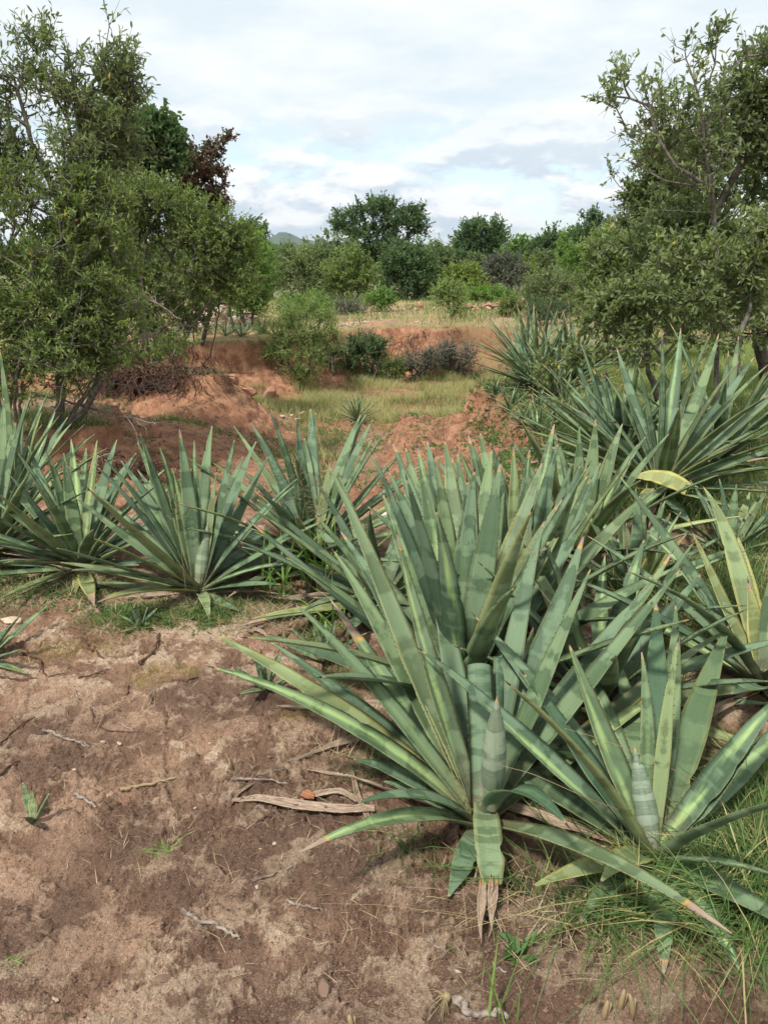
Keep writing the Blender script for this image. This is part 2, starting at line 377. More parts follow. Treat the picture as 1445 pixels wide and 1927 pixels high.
def mat_agave(name, old=0.):
    m, t, b = newmat(name)
    uv = t.new('ShaderNodeUVMap').outputs[0]; u, v, _ = t.sep(uv)
    rnd = t.new('ShaderNodeObjectInfo').outputs['Random']; r50 = t.math('MULTIPLY', rnd, 57.)
    dry = t.attr('dry').outputs['Fac']; yel = t.attr('yel').outputs['Fac']
    au = t.math('ABSOLUTE', t.math('SUBTRACT', u, .5)); au2 = t.math('MULTIPLY', au, 2.)
    band = t.noise(t.xyz(t.math('MULTIPLY', au, .35), t.math('MULTIPLY', v, 5.), r50), 1.6, 3, .5)
    bandf = t.ss(band, .46, .535)
    str_ = t.noise(t.xyz(t.math('MULTIPLY', u, 10.), t.math('MULTIPLY', v, .9), r50), 3., 4, .65)
    fine = t.noise(t.xyz(t.math('MULTIPLY', u, 46.), t.math('MULTIPLY', v, 5.), r50), 3., 2)
    blot = t.noise(t.xyz(t.math('MULTIPLY', u, 2.), t.math('MULTIPLY', v, 5.), r50), 2.2, 3)
    tone = t.math('FRACT', t.math('MULTIPLY', rnd, 7.31))
    c1 = t.mix(tone, (.026, .060, .028), (.044, .080, .031))          # bare green
    c2 = t.mix(tone, (.150, .222, .140), (.205, .280, .135))          # waxy bloom
    c = t.mix(t.math('ADD', t.math('MULTIPLY', bandf, .46), t.math('MULTIPLY', str_, .58), clamp=True), c1, c2)
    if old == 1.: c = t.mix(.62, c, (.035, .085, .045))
    if old == 2.: c = t.mix(t.math('ADD', .30, t.math('MULTIPLY', bandf, .18)), c, (.34, .38, .30))
    # fresh yellow-green streak on some leaves
    st = t.math('MULTIPLY', t.ss(t.math('FRACT', t.math('MULTIPLY', rnd, 13.7)), .58, .95), t.ss(t.math('ABSOLUTE', t.math('SUBTRACT', u, t.math('ADD', .35, t.math('MULTIPLY', tone, .3)))), .26, .04))
    st = t.math('MULTIPLY', t.math('MULTIPLY', st, t.ss(t.noise(t.xyz(t.math('MULTIPLY', u, 1.2), t.math('MULTIPLY', v, 1.6), r50), 2., 2), .36, .60)), .8)
    c = t.mix(st, c, (.36, .50, .19))
    # narrow dark imprint lines across the blade
    ln = t.ss(t.math('ABSOLUTE', t.math('SUBTRACT', band, .455)), .028, .0)
    c = t.mix(t.math('MULTIPLY', ln, .28), c, (.045, .075, .05))
    c = t.mix(1., c, t.mix(t.math('ADD', t.math('MULTIPLY', fine, .6), t.math('MULTIPLY', blot, .4)), (.72, .74, .72), (1.3, 1.27, 1.3)), 'MULTIPLY')
    c = t.mix(t.math('MULTIPLY', t.ss(au2, .90, .97), .75), c, t.mix(yel, (.22, .26, .10), (.52, .38, .12)))
    c = t.mix(t.math('MULTIPLY', yel, t.math('ADD', .35, t.math('MULTIPLY', t.ss(t.math('ADD', au2, t.math('MULTIPLY', blot, .5)), .8, 1.2), .65)), clamp=True), c, (.48, .44, .13))
    sp = t.new('ShaderNodeTexVoronoi'); t.put(sp.inputs['Vector'], t.xyz(t.math('MULTIPLY', u, 6.), t.math('MULTIPLY', v, 60.), r50)); sp.inputs['Scale'].default_value = 1.
    c = t.mix(t.math('MULTIPLY', t.ss(sp.outputs['Distance'], .12, .05), .6), c, (.10, .06, .035))
    scr = t.noise(t.xyz(t.math('MULTIPLY', u, 3.), t.math('MULTIPLY', v, 26.), r50), 3.1, 5, .75)
    c = t.mix(t.math('MULTIPLY', t.ss(scr, .63, .69), .7), c, (.20, .17, .10))
    c = t.mix(t.math('MULTIPLY', t.ss(scr, .36, .30), .35), c, (.42, .46, .33))
    c = t.mix(t.math('MULTIPLY', t.math('MULTIPLY', t.ss(v, .30, .02), t.ss(scr, .42, .62)), .75), c, (.24, .155, .11))
    dn = t.noise(t.xyz(t.math('MULTIPLY', u, 9.), t.math('MULTIPLY', v, 3.), r50), 4., 5, .7)
    dc = t.mix(t.ss(dn, .35, .68), (.14, .085, .055), (.46, .36, .27))
    edge = t.ss(dry, t.math('MULTIPLY', dn, .5), t.math('ADD', t.math('MULTIPLY', dn, .5), .25))
    c = t.mix(t.math('MULTIPLY', t.ss(dry, .05, .25), .8), c, (.46, .27, .07))
    c = t.mix(edge, c, dc)
    t.put(b.inputs['Base Color'], c)
    t.put(b.inputs['Roughness'], t.ss(bandf, 0, 1, .60, .76))
    t.put(b.inputs['Normal'], t.bump(t.math('ADD', t.math('MULTIPLY', fine, .5), t.math('MULTIPLY', band, 1.2)), .35, .002))
    return m
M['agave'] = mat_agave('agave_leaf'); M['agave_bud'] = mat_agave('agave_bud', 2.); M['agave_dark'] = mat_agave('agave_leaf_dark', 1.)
def plain(name, col, rough=.6, var=.25, scale=40):
    m, t, b = newmat(name); P = t.new('ShaderNodeTexCoord').outputs['Object']; n = t.noise(P, scale, 4, .6)
    t.put(b.inputs['Base Color'], t.mix(n, tuple(x * (1 - var) for x in col), tuple(min(1, x * (1 + var)) for x in col)))
    b.inputs['Roughness'].default_value = rough; t.put(b.inputs['Normal'], t.bump(n, .4, .004)); return m
M['spine'] = plain('spine', (.055, .03, .022), .45)
M['cut'] = plain('cut', (.45, .36, .2), .7, .35, 120)
M['pale_stone'] = plain('pale_stone', (.48, .37, .27), .85, .35, 14)
M['white_stone'] = plain('white_stone', (.58, .50, .42), .85, .3, 9)
M['red_stone'] = plain('red_stone', (.36, .19, .13), .85, .35, 9)
M['clod'] = plain('clod', (.19, .12, .085), .9, .45, 50)
M['brown_leaf'] = plain('brown_leaf', (.26, .10, .045), .6, .4, 60)
M['hill'] = plain('hill', (.05, .075, .045), .95, .3, .02)

# ================================================================== GROUND
def build_ground():
    rr = [0.25]
    while rr[-1] < 6000:
        r = rr[-1]
        rr.append(r + (.03 if r < .85 else .0048 if r < 3.0 else .0065 if r < 4.2 else r * .0034 if r < 19 else r * .012 if r < 60 else r * .06))
    rr = np.array(rr)
    front = np.linspace(-R(41), R(41), 640); back = np.linspace(R(41), R(319), 60)[1:-1]
    th = np.concatenate([front, back]); nth = len(th); nr = len(rr)
    X = (rr[:, None] * np.sin(th)[None]).ravel(); Y = (rr[:, None] * np.cos(th)[None]).ravel()
    h, d, s, crust, c2 = terrain(X, Y, True)
    V = np.stack([X, Y, h], 1)
    i = np.arange(nr - 1)[:, None] * nth; j = np.arange(nth)[None]; k = (j + 1) % nth
    Q = np.stack([i + j, i + k, i + nth + k, i + nth + j], -1).reshape(-1, 4)
    V = np.concatenate([V, [[0, 0, 0.]]]); m = nr * nth
    T = np.stack([np.full(nth, m), (np.arange(nth) + 1) % nth, np.arange(nth)], 1)
    nz = fbm(X, Y, 1.6, 4, 90); nz2 = fbm(X, Y, .5, 3, 91)
    red = sstep(-.35, .05, d) * (1 - .55 * sstep(.05, .45, nz + .5 * nz2) * sstep(.75, 1, s))
    red = np.maximum(red, .75 * sstep(.0, .3, fbm(X, Y, 2.2, 3, 95)) * sstep(5, 9, Y) * (1 - sstep(24, 34, Y)))
    red = np.maximum(red, sstep(-.9, -.1, d) * sstep(14, 16, Y) * .8)
    green = sstep(-.1, .3, nz) * sstep(.8, 1, s) * .6
    green = np.maximum(green, sstep(6, 9, Y) * (d < 0) * .75 * sstep(-.35, .2, nz2 + nz)); green = np.maximum(green, sstep(22, 34, Y) * .9)
    green = np.maximum(green, .6 * sstep(1.0, 1.8, X) * sstep(2, 4, Y)); green = np.maximum(green, 1.6 * sstep(30, 45, Y))
    moss = np.zeros_like(X)
    for px, py, r in ((290, 1275, .09), (272, 1290, .05), (355, 1268, .06), (130, 1228, .10), (200, 1228, .09), (560, 1350, .07), (110, 1238, .08), (335, 1262, .05)):
        g = gz(px, py); moss = np.maximum(moss, 1 - sstep(.3, 1.1, np.hypot((X - g[0]) / 1.3, Y - g[1]) / r + .5 * nz2))
    damp = np.zeros_like(X)
    for px, py, r in ((560, 1500, .42), (300, 1560, .26), (440, 1650, .25), (60, 1740, .2), (640, 1900, .35), (1100, 1850, .6), (150, 1410, .3), (700, 1640, .3), (900, 1700, .4), (420, 1330, .3)):
        g = gz(px, py); damp = np.maximum(damp, 1 - sstep(.2, 1.2, np.hypot((X - g[0]) / 1.3, Y - g[1]) / r + .6 * nz2))
    crust = crust * (1 - .45 * damp)
    z0 = lambda a: np.append(a, 0)
    o = mk('ground', V, Q, T, M['soil'], None, True, dict(red=z0(red), crust=z0(crust), green=z0(green), moss=z0(moss), damp=z0(damp)))
    tag(o, kind='structure')
build_ground()

# distant hill
def build_hill():
    c = at(530, 455, 2400); n = 90
    gx, gy = np.meshgrid(np.linspace(-700, 700, n), np.linspace(-300, 300, 40)); 
    z = 26 * np.exp(-((gx - 12) / 34)**2) + 14 * np.exp(-((gx + 30) / 70)**2) + 14 * np.exp(-((gx - 110) / 150)**2) + 8 * np.exp(-((gx) / 500)**2)
    z = z * np.exp(-(gy / 140)**2) * (1 + .25 * fbm(gx, gy, 70, 4, 3)) - 6
    V = np.stack([gx + c[0], gy + c[1], z + 2], -1).reshape(-1, 3)
    i = np.arange(39)[:, None] * n; j = np.arange(n - 1)[None]
    o = mk('hill', V, np.stack([i + j, i + j + 1, i + n + j + 1, i + n + j], -1).reshape(-1, 4), None, M['hill']); tag(o, kind='structure')
build_hill()

# ================================================================== AGAVES
def leaf_mesh(name, parent, B, T, W, bend=.03, nup=(0, 0, 1), chan=.42, th=.010, dry=0., yel=0., teeth=True, nseg=44, ncs=7, cut=0., wob=.0015, spine=True, mat=None, profile=None, twist=0., kink=0.):
    """one thick, channelled agave blade from base B to tip T (world coordinates)"""
    B = np.asarray(B, float); T = np.asarray(T, float); L = np.linalg.norm(T - B); d = (T - B) / L
    nup = np.asarray(nup, float); n0 = norm(nup - (nup @ d) * d); s0 = np.cross(d, n0)
    tt = np.linspace(0, 1 - cut, nseg)
    arch = 4 * tt * (1 - tt); sway = (random.random() - .5) * .05 * L
    Cn = B + d * (tt * L)[:, None] + n0 * (bend * L * arch)[:, None] + s0 * (sway * arch * tt)[:, None]
    if kink: Cn = Cn - n0 * (np.clip(tt - .72, 0, 1)**1.5 * kink * L)[:, None]
    tg = norm(np.gradient(Cn, axis=0)); nn = norm(n0 - (tg @ n0)[:, None] * tg)
    if twist:
        sd_ = np.cross(tg, nn); a = (twist * tt)[:, None]; nn = nn * np.cos(a) + sd_ * np.sin(a)
    sd = np.cross(tg, nn)
    if profile is None:
        wp = np.where(tt < .42, .70 + .30 * sstep(0, .42, tt), 1 - ((np.clip(tt, .42, 1) - .42) / .58)**1.38 * .95)
    else: wp = np.interp(tt, *profile)
    wp = np.maximum(wp, .02) * W
    thp = th * (1 - .62 * tt) * np.minimum(1, wp / (.22 * W) + .1)
    u = np.linspace(-1, 1, ncs)
    ch = chan * (1.15 - .75 * np.sin(np.pi * np.clip(tt * 1.05, 0, 1)))
    ph = random.random() * 40
    wavy = wob * np.stack([perlin(tt * L / .035 + ph, tt * 0 + .3, 1), perlin(tt * L / .035 + ph, tt * 0 + .7, 2)], 1)
    rip = wob * 1.3 * perlin(tt[:, None] * L / .09 + ph, u[None] * 1.2, 5)
    edge = np.zeros((nseg, ncs)); edge[:, 0] = wavy[:, 0]; edge[:, -1] = wavy[:, 1]
    lift = ch[:, None] * (u**2)[None] * wp[:, None] * .55 + edge + rip
    top = Cn[:, None] + sd[:, None] * (u[None] * wp[:, None] * .5 + edge * 0)[..., None] + nn[:, None] * lift[..., None]
    if teeth:
        for side, sg in ((0, -1), (ncs - 1, 1)):
            for _ in range(random.choice((0, 0, 1, 1, 2))):
                tn = random.uniform(.15, .9); nk = np.exp(-((tt - tn) * L / random.uniform(.008, .022))**2) * random.uniform(.08, .28)
                top[:, side] -= sd * (sg * nk * wp * .5)[:, None]
    bt = thp[:, None] * np.sqrt(np.clip(1 - (u**2)[None], 0, 1))
    bot = (top - nn[:, None] * bt[..., None])[:, 1:-1][:, ::-1]
    ring = np.concatenate([top, bot], 1); k = ring.shape[1]; V = ring.reshape(-1, 3)
    uu = np.concatenate([u, u[1:-1][::-1]]) * .5 + .5
    UV = np.stack(np.broadcast_arrays(uu[None], tt[:, None]), -1).reshape(-1, 2)
    i = np.arange(nseg - 1)[:, None] * k; j = np.arange(k)[None]; jj = (j + 1) % k
    Q = np.stack([i + j, i + jj, i + k + jj, i + k + j], -1).reshape(-1, 4)
    e0 = (nseg - 1) * k
    capq = [[e0 + a, e0 + a + 1, e0 + (k - a - 2) % k if a > 0 else e0 + k - 1, e0 + (k - a - 1) if a > 0 else e0] for a in range(1, ncs - 2)]
    V = np.concatenate([V, [Cn[-1], Cn[0]]]); UV = np.concatenate([UV, [[.5, tt[-1]], [.5, 0]]]); m0 = nseg * k
    ar = np.arange(k); Tt = np.concatenate([np.stack([np.full(k, m0), e0 + ar, e0 + (ar + 1) % k], -1), np.stack([np.full(k, m0 + 1), (ar + 1) % k, ar], -1)])
    nf = len(Q) + len(Tt); mi = np.zeros(nf, int)
    if cut: mi[len(Q):len(Q) + k] = 2
    tw = UV[:, 1]
    dryv = np.clip((tw - (1 - dry)) / max(.04, dry * .35), 0, 1) if dry > 0 else np.clip((tw - .975) / .02, 0, 1)
    if teeth:
        Vt = []; 
        for side in (0, ncs - 1):
            e = top[:, side]; out = sd * (-1 if side == 0 else 1)
            nt_ = int(L * .9 / .021); ts = np.sort((np.arange(nt_) + .3 * rng.random(nt_)) / nt_ * (.93 - cut) + .03)
            f = ts / (1 - cut) * (nseg - 1); ii = np.clip(f.astype(int), 0, nseg - 2); fr = (f - ii)[:, None]
            p = e[ii] * (1 - fr) + e[ii + 1] * fr; t_ = tg[ii]; o_ = out[ii] + nn[ii] * .25
            sz = .0042 * rng.uniform(.6, 1.2, nt_)[:, None]
            Vt.append(np.stack([p - t_ * sz * .5 - o_ * .0008, p + t_ * sz * .5 - o_ * .0008, p + o_ * sz + t_ * sz * .3], 1).reshape(-1, 3))
        Vt = np.concatenate(Vt); b0 = len(V); V = np.concatenate([V, Vt]); UV = np.concatenate([UV, np.tile([[0., .5]], (len(Vt), 1))])
        Tt = np.concatenate([Tt, np.arange(len(Vt)).reshape(-1, 3) + b0]); mi = np.concatenate([mi, np.full(len(Vt) // 3, 1)]); dryv = np.concatenate([dryv, np.zeros(len(Vt))])
    off = np.array(parent.location) if parent else 0
    o = mk(name, V - off, Q, Tt, None, parent, True, dict(dry=dryv, yel=np.full(len(V), yel)), UV, [mat or M['agave'], M['spine'], M['cut']], mi)
    if spine and not cut and dry < .12:
        b = Buf(); p = Cn[-1]; r = max(.0016, wp[-1] * .5)
        b.tube([p - tg[-1] * .004, p + tg[-1] * .008, p + tg[-1] * .022], [r * 1.15, r * .8, .0004], 6)
        b.V = [v - off for v in b.V]
        sp = b.build('tip_spine', M['spine'], o)
    return o

def solve_tip(base, px, py, L, side):
    d = ray(px, py); d = d / np.linalg.norm(d); o = np.array([0, 0, CAMZ]); q = base - o; t0 = q @ d; h2 = q @ q - t0 * t0
    x = max(L * L - h2, 0) ** .5
    t = t0 + (x if side == 'f' else -x)
    if side == 'm': t = t0
    P = o + d * max(t, .35)
    g = H(P[0], P[1]) + .012
    if P[2] < g:
        P = ghit(px, py) + np.array([0, 0, .012])
    return P

def spindle(parent, base, tip, r):
    """the rolled central bud of unopened leaves"""
    base = np.asarray(base, float); tip = np.asarray(tip, float); L = np.linalg.norm(tip - base); d = (tip - base) / L
    tt = np.linspace(0, 1, 26); prof = np.interp(tt, [0, .12, .32, .55, .75, .88, .96, 1], [.55, .74, 1, .96, .66, .32, .10, .02]) * r
    A = norm(np.cross(d, [0, 1, .1])); Bv = np.cross(d, A); n = 48; th = np.arange(n) / n * 2 * np.pi
    ov = 1 + .05 * np.cos(th + .8)[None] * (1 - tt[:, None]) + .13 * ((((th[None] + 4.2 + tt[:, None] * 1.1) / 2 / np.pi) % 1) - .5) * (1 - .6 * tt[:, None]) + .07 * (((th[None] * 1 + 2.4 - tt[:, None] * .8) / 2 / np.pi) % 1 - .5)
    V = base + (d * (tt * L)[:, None])[:, None] + (prof[:, None] * ov)[..., None] * (np.cos(th)[None, :, None] * A + np.sin(th)[None, :, None] * Bv)
    V = V.reshape(-1, 3); i = np.arange(25)[:, None] * n; j = np.arange(n)[None]; k = (j + 1) % n
    UV = np.stack(np.broadcast_arrays(np.abs(((th / 2 / np.pi + .3) % 1) * 2 - 1)[None] * .8 + .1, tt[:, None] * .6), -1).reshape(-1, 2)
    return mk('central_bud', V - np.array(parent.location), np.stack([i + j, i + k, i + n + k, i + n + j], -1).reshape(-1, 4), None, None, parent, True,
              dict(dry=np.clip((UV[:, 1] - .57) / .03, 0, 1), yel=0 * UV[:, 0]), UV * np.array([1, 1.7]), [M['agave_bud']])

def agave(label, base, L, W, tips=(), fill=0, el=(80, 0), azr=(0, 360), near=True, bud=None, group=None, stem=.06, dryfill=3, name='agave_plant', teeth=None, nseg=None, Ljit=.12, cat='agave', face=.25):
    base = np.asarray(base, float); t = empty(name, base, label, cat, group)
    teeth = near if teeth is None else teeth; nseg = nseg or (44 if near else 14); ncs = 7 if near else 5
    def one(T, Wl, start_h, **kw):
        out = T - base; hz = norm(np.array([out[0], out[1], 1e-6])); Bp = base + hz * .028 * (W / .085) + np.array([0, 0, start_h])
        dd = norm(T - Bp)
        # upper side of a blade faces the plant's axis
        nup = np.array([0, 0, 1.]) - hz * .25
        if abs(dd[2]) > .93: nup = -hz + np.array([0, 0, .2])
        return leaf_mesh('leaf', t, Bp, T, Wl, nup=nup, teeth=teeth, nseg=nseg, ncs=ncs, spine=near, **kw)
    for tp in tips:
        px, py = tp[0], tp[1]; side = tp[2] if len(tp) > 2 else random.choice('fm'); ls = tp[3] if len(tp) > 3 else random.uniform(.92, 1.06)
        op = dict(tp[4]) if len(tp) > 4 else {}
        T = solve_tip(base + [0, 0, stem], px, py, L * ls, side)
        el_ = math.asin(np.clip(norm(T - base)[2], -1, 1)); sh = stem * (.2 + .8 * max(0, el_ / 1.5))
        ws = op.pop('w', 1.) * random.uniform(.9, 1.08)
        op.setdefault('bend', random.uniform(-.012, .035) if el_ > .7 else random.uniform(0., .06))
        if near and 'dry' not in op and random.random() < .3: op['dry'] = random.uniform(.02, .07)
        op.setdefault('yel', 0 if random.random() < .8 else random.uniform(.1, .35))
        one(T, W * ws, sh, **op)
    for i in range(fill):
        f = (i + .5) / fill; e = el[0] + (el[1] - el[0]) * f ** .85 + random.uniform(-5, 5)
        a = azr[0] + ((i * 137.5 + random.uniform(-14, 14)) % 360) / 360 * (azr[1] - azr[0])
        e, a = R(e), R(a); l = L * random.uniform(1 - Ljit, 1.04) * (.9 if e < .3 else 1)
        T = base + np.array([math.cos(a) * math.cos(e), math.sin(a) * math.cos(e), math.sin(e)]) * l
        T[2] = max(T[2], H(T[0], T[1]) + .02)
        low = e < .35
        one(T, W * random.uniform(.82, 1.05), stem * (.2 + .8 * max(0, e / 1.5)), bend=random.uniform(.0, .05), yel=random.uniform(.2, .8) if low and random.random() < .45 else (0 if random.random() < .85 else .15),
            dry=random.uniform(.1, .3) if low and random.random() < .4 else 0)
    for i in range(dryfill):
        a = R(random.uniform(*azr)); l = L * random.uniform(.45, .8)
        T = base + np.array([math.cos(a) * l, math.sin(a) * l, 0]); T[2] = H(T[0], T[1]) + .02
        Bp = base + np.array([math.cos(a) * .03, math.sin(a) * .03, .01])
        o = leaf_mesh('dry_leaf', t, Bp, T, W * random.uniform(.3, .5), bend=random.uniform(.0, .08), chan=1.0, dry=1., teeth=False, nseg=nseg, ncs=ncs, wob=.006 if near else .003, th=.004, spine=False, twist=random.uniform(-1.5, 1.5))
        o['label'] = 'withered brown leaf lying at the base'
    if bud: spindle(t, bud[4] if len(bud) > 4 else base + [0, 0, stem * .6], bud[0] if not isinstance(bud[0], (int, float)) else solve_tip(base + [0, 0, stem], bud[0], bud[1], bud[2], 'm'), bud[3] if len(bud) > 3 else .024)
    # short stem that carries the leaves
    b = Buf(); r = W * .42; b.tube([(0, 0, -.06), (0, 0, 0), (0, 0, stem * .5), (0, 0, stem * .9)], [r * 1.1, r, r * .6, r * .15], 10)
    b.build('stem', M['dark_bark'], t)
    return t

Yd = dict
# ---- front plant
b = ghit(905, 1560)
F1 = agave('large agave in the foreground with a fat grey bud and a cut leaf stub', b, .98, .082, [
    (400, 1256, 'm', 1., Yd(bend=.07, w=1.02)), (396, 1192, 'f', 1.02, Yd(bend=.05, yel=.45, w=1.0, dry=.05)), (555, 1137, 'm', 1.0, Yd(bend=.02, w=.95)),
    (616, 872, 'f', 1.13, Yd(bend=-.01, w=1.0)), (652, 950, 'f', 1.03, Yd(w=.92)), (746, 1003, 'm', .85, Yd(dry=.07, w=.95, yel=.12)),
    (708, 1150, 'f', .8, Yd(w=.85)),
    (1098, 1008, 'f', 1.0, Yd(w=1.08, dry=.06)), (1112, 1068, 'm', .85, Yd(w=.9)), (1264, 1040, 'f', 1.12, Yd(w=.85)), (1372, 1183, 'f', 1.1, Yd(yel=.35, w=.85, dry=.05)),
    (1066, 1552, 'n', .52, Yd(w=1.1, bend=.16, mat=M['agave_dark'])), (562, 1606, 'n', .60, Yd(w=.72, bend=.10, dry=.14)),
    (1376, 1757, 'n', .80, Yd(w=.72, bend=.07, dry=.14)), (663, 1428, 'm', .5, Yd(w=1.0, bend=.08)), (672, 1512, 'n', .48, Yd(w=.8, bend=.1)),
    (1003, 1180, 'f', .72, Yd(w=.9)), (843, 1690, 'n', .3, Yd(w=.8)), (720, 1470, 'm', .45, Yd(w=.9, bend=.05)),
    (1060, 1130, 'f', .8), (1080, 1280, 'f', .6, Yd(w=.85)), (640, 1000, 'f', 1.0), (780, 1240, 'f', .6)],
    fill=13, el=(46, 6), azr=(20, 160), bud=(at(935, 1308, b[1] - .10), 0, 0, .032, at(926, 1518, b[1] - .06)), stem=.06, dryfill=12)
def F1leaf(name, px, py, L, W, **kw):
    T = solve_tip(b + [0, 0, .09], px, py, L, kw.pop('side', 'n')); return leaf_mesh(name, F1, b + np.array([0, -.02, kw.pop('h', .08)]), T, W, **kw)
o = F1leaf('leaf', 925, 1670, .26, .075, bend=.12, dry=0., yel=.15, profile=([0, .3, .75, 1], [.7, .95, 1, .6]), spine=False, cut=.02, h=.09)
for px, py, wd in ((905, 1790, .022), (925, 1765, .028), (915, 1720, .03)):
    T = ghit(px, py) + [0, 0, .02]; S = solve_tip(b + [0, 0, .09], px + 2, 1655, .24, 'n')
    o = leaf_mesh('dry_leaf', F1, S, T, wd, bend=.05, dry=1., chan=1.2, teeth=False, wob=.006, th=.003, spine=False, twist=.8, nup=(0, -1, .5)); o['label'] = 'shredded dry leaf end hanging to the soil'
o = F1leaf('cut_leaf', 902, 1236, .40, .082, bend=-.02, cut=.05, side='f', profile=([0, .3, .8, 1], [.8, .85, 1, 1]), chan=.5, th=.02, nup=(0, 1, .2)); o['label'] = 'short leaf stub with a flat cut top'
o = F1leaf('cut_leaf', 948, 1226, .46, .060, bend=-.02, cut=.06, side='f', profile=([0, .3, .8, 1], [.8, .85, 1, 1]), chan=.5, th=.014, nup=(-.4, 1, .2)); o['label'] = 'leaf stub cut off behind the first stub'

# ---- plants directly behind
b = gat(872, 2.34)
agave('tall agave directly behind the foreground plant with upright leaves', b, .95, .098, [
    (892, 885, 'm', .98, Yd(w=.95)),
    (762, 841, 'f'), (785, 841, 'f'), (803, 828, 'f', 1.05), (836, 828, 'f', 1.05), (816, 859, 'm', 1.), (878, 905, 'm', .9, Yd(w=1.1)), (893, 885, 'm', .92, Yd(w=.85)), (738, 833, 'f', 1.05), (700, 854, 'm', 1.05, Yd(w=.8)),
    (591, 967, 'm', 1.02, Yd(w=.9)), (473, 984, 'm', 1.12, Yd(w=.9)), (1059, 938, 'm', .95, Yd(yel=.3)), (1112, 962, 'f', 1.02), (942, 870, 'm', .96), (1045, 1010, 'm', .8), (463, 1200, 'n', 1.0, Yd(w=.85, yel=.2)), (1010, 905, 'f'), (640, 1020, 'f', .9), (860, 850, 'f', 1.), (950, 900, 'f', 1.), (720, 930, 'f', .9), (820, 960, 'n', .8), (1000, 960, 'n', .85), (925, 845, 'f', 1.02), (765, 900, 'n', .9), (1020, 870, 'f', 1.)],
    fill=12, el=(70, 10), azr=(0, 360), stem=.10, dryfill=6)
b = gat(975, 2.9)
agave('crowded agave behind the central pair with many vertical leaves', b, .90, .092, [
    (880, 818, 'f'), (903, 813, 'f'), (921, 831, 'm'), (965, 838, 'm'), (996, 844, 'm'), (1043, 797, 'f', 1.05), (1050, 833, 'm'), (1076, 870, 'm'), (891, 838, 'm'), (1112, 900, 'm'), (942, 872, 'm', .9), (848, 860, 'f'), (1130, 870, 'f')],
    fill=16, el=(72, 8), stem=.08, dryfill=5)
b = gat(1090, 3.75)
agave('mid-sized agave between the central clump and the big right clump', b, .85, .084, [
    (1089, 802, 'm'), (1120, 787, 'm'), (1153, 828, 'm'), (1171, 797, 'f'), (1043, 815, 'm'), (1000, 812, 'm', 1., Yd(w=.8)), (978, 790, 'n', 1.1, Yd(yel=.35)), (1200, 835, 'm')],
    fill=18, el=(62, 2), stem=.08)
# ---- front right
agave('agave filling the space left of the central pair, leaves spreading low', gat(715, 3.15), .72, .074, [(640, 1010, 'm'), (690, 990, 'f'), (760, 960, 'f'), (590, 1090, 'm', .95), (570, 1150, 'n', .95), (650, 1200, 'n', .7)], fill=26, el=(60, 0), stem=.05, dryfill=8)
agave('agave filling the dark gap between the two foreground plants', gat(1120, 2.35), .72, .08, [(1205, 1100, 'f'), (1150, 1190, 'm', .9), (1040, 1110, 'f', .9), (1085, 1180, 'm', .8), (1010, 1330, 'm', .7)], fill=22, el=(70, 2), stem=.05, dryfill=10)
b = ghit(1226, 1622)
agave('dark green agave at the front right with a slender pointed bud', b, .80, .080, [
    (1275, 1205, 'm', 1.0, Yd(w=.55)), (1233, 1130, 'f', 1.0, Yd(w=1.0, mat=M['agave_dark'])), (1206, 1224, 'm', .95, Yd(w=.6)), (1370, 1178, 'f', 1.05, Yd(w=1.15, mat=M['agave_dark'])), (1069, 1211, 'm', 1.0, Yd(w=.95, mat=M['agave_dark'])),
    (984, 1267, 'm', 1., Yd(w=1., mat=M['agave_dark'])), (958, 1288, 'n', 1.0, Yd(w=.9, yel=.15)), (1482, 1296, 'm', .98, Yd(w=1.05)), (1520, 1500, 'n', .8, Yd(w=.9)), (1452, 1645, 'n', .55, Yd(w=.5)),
    (1130, 1660, 'n', .35, Yd(yel=.4, bend=.12)), (1003, 1668, 'n', .5, Yd(yel=.6, w=.8)), (1245, 1850, 'n', .38, Yd(w=.9, bend=.12, dry=.1)), (1390, 1840, 'n', .42, Yd(w=.9, bend=.1)), (1500, 1760, 'n', .5), (1090, 1740, 'n', .4, Yd(w=.8, bend=.1)), (1330, 1260, 'f', .95), (1160, 1240, 'f', .9, Yd(w=.9)), (1420, 1400, 'm', .85)],
    fill=9, el=(40, 3), azr=(15, 160), bud=(1193, 1402, .33, .030), stem=.05, dryfill=12)
b = gat(1435, 2.45)
agave('agave at the right edge with pale yellow-green inner leaves', b, .95, .085, [
    (1322, 916, 'f', 1.05, Yd(w=1.05)), (1302, 1002, 'm', 1.0, Yd(yel=.55, dry=.06)), (1270, 1055, 'm', .95, Yd(w=.7)), (1407, 1095, 'm', .75, Yd(yel=.75, dry=.1)), (1104, 1008, 'm', 1.15, Yd(w=.8, dry=.03)), (1180, 1075, 'n', 1.1, Yd(w=.75)), (1470, 1000, 'm'), (1500, 930, 'f'), (1540, 1050, 'm'), (1350, 1120, 'f', .8)],
    fill=16, el=(50, 2), azr=(0, 360), stem=.08)
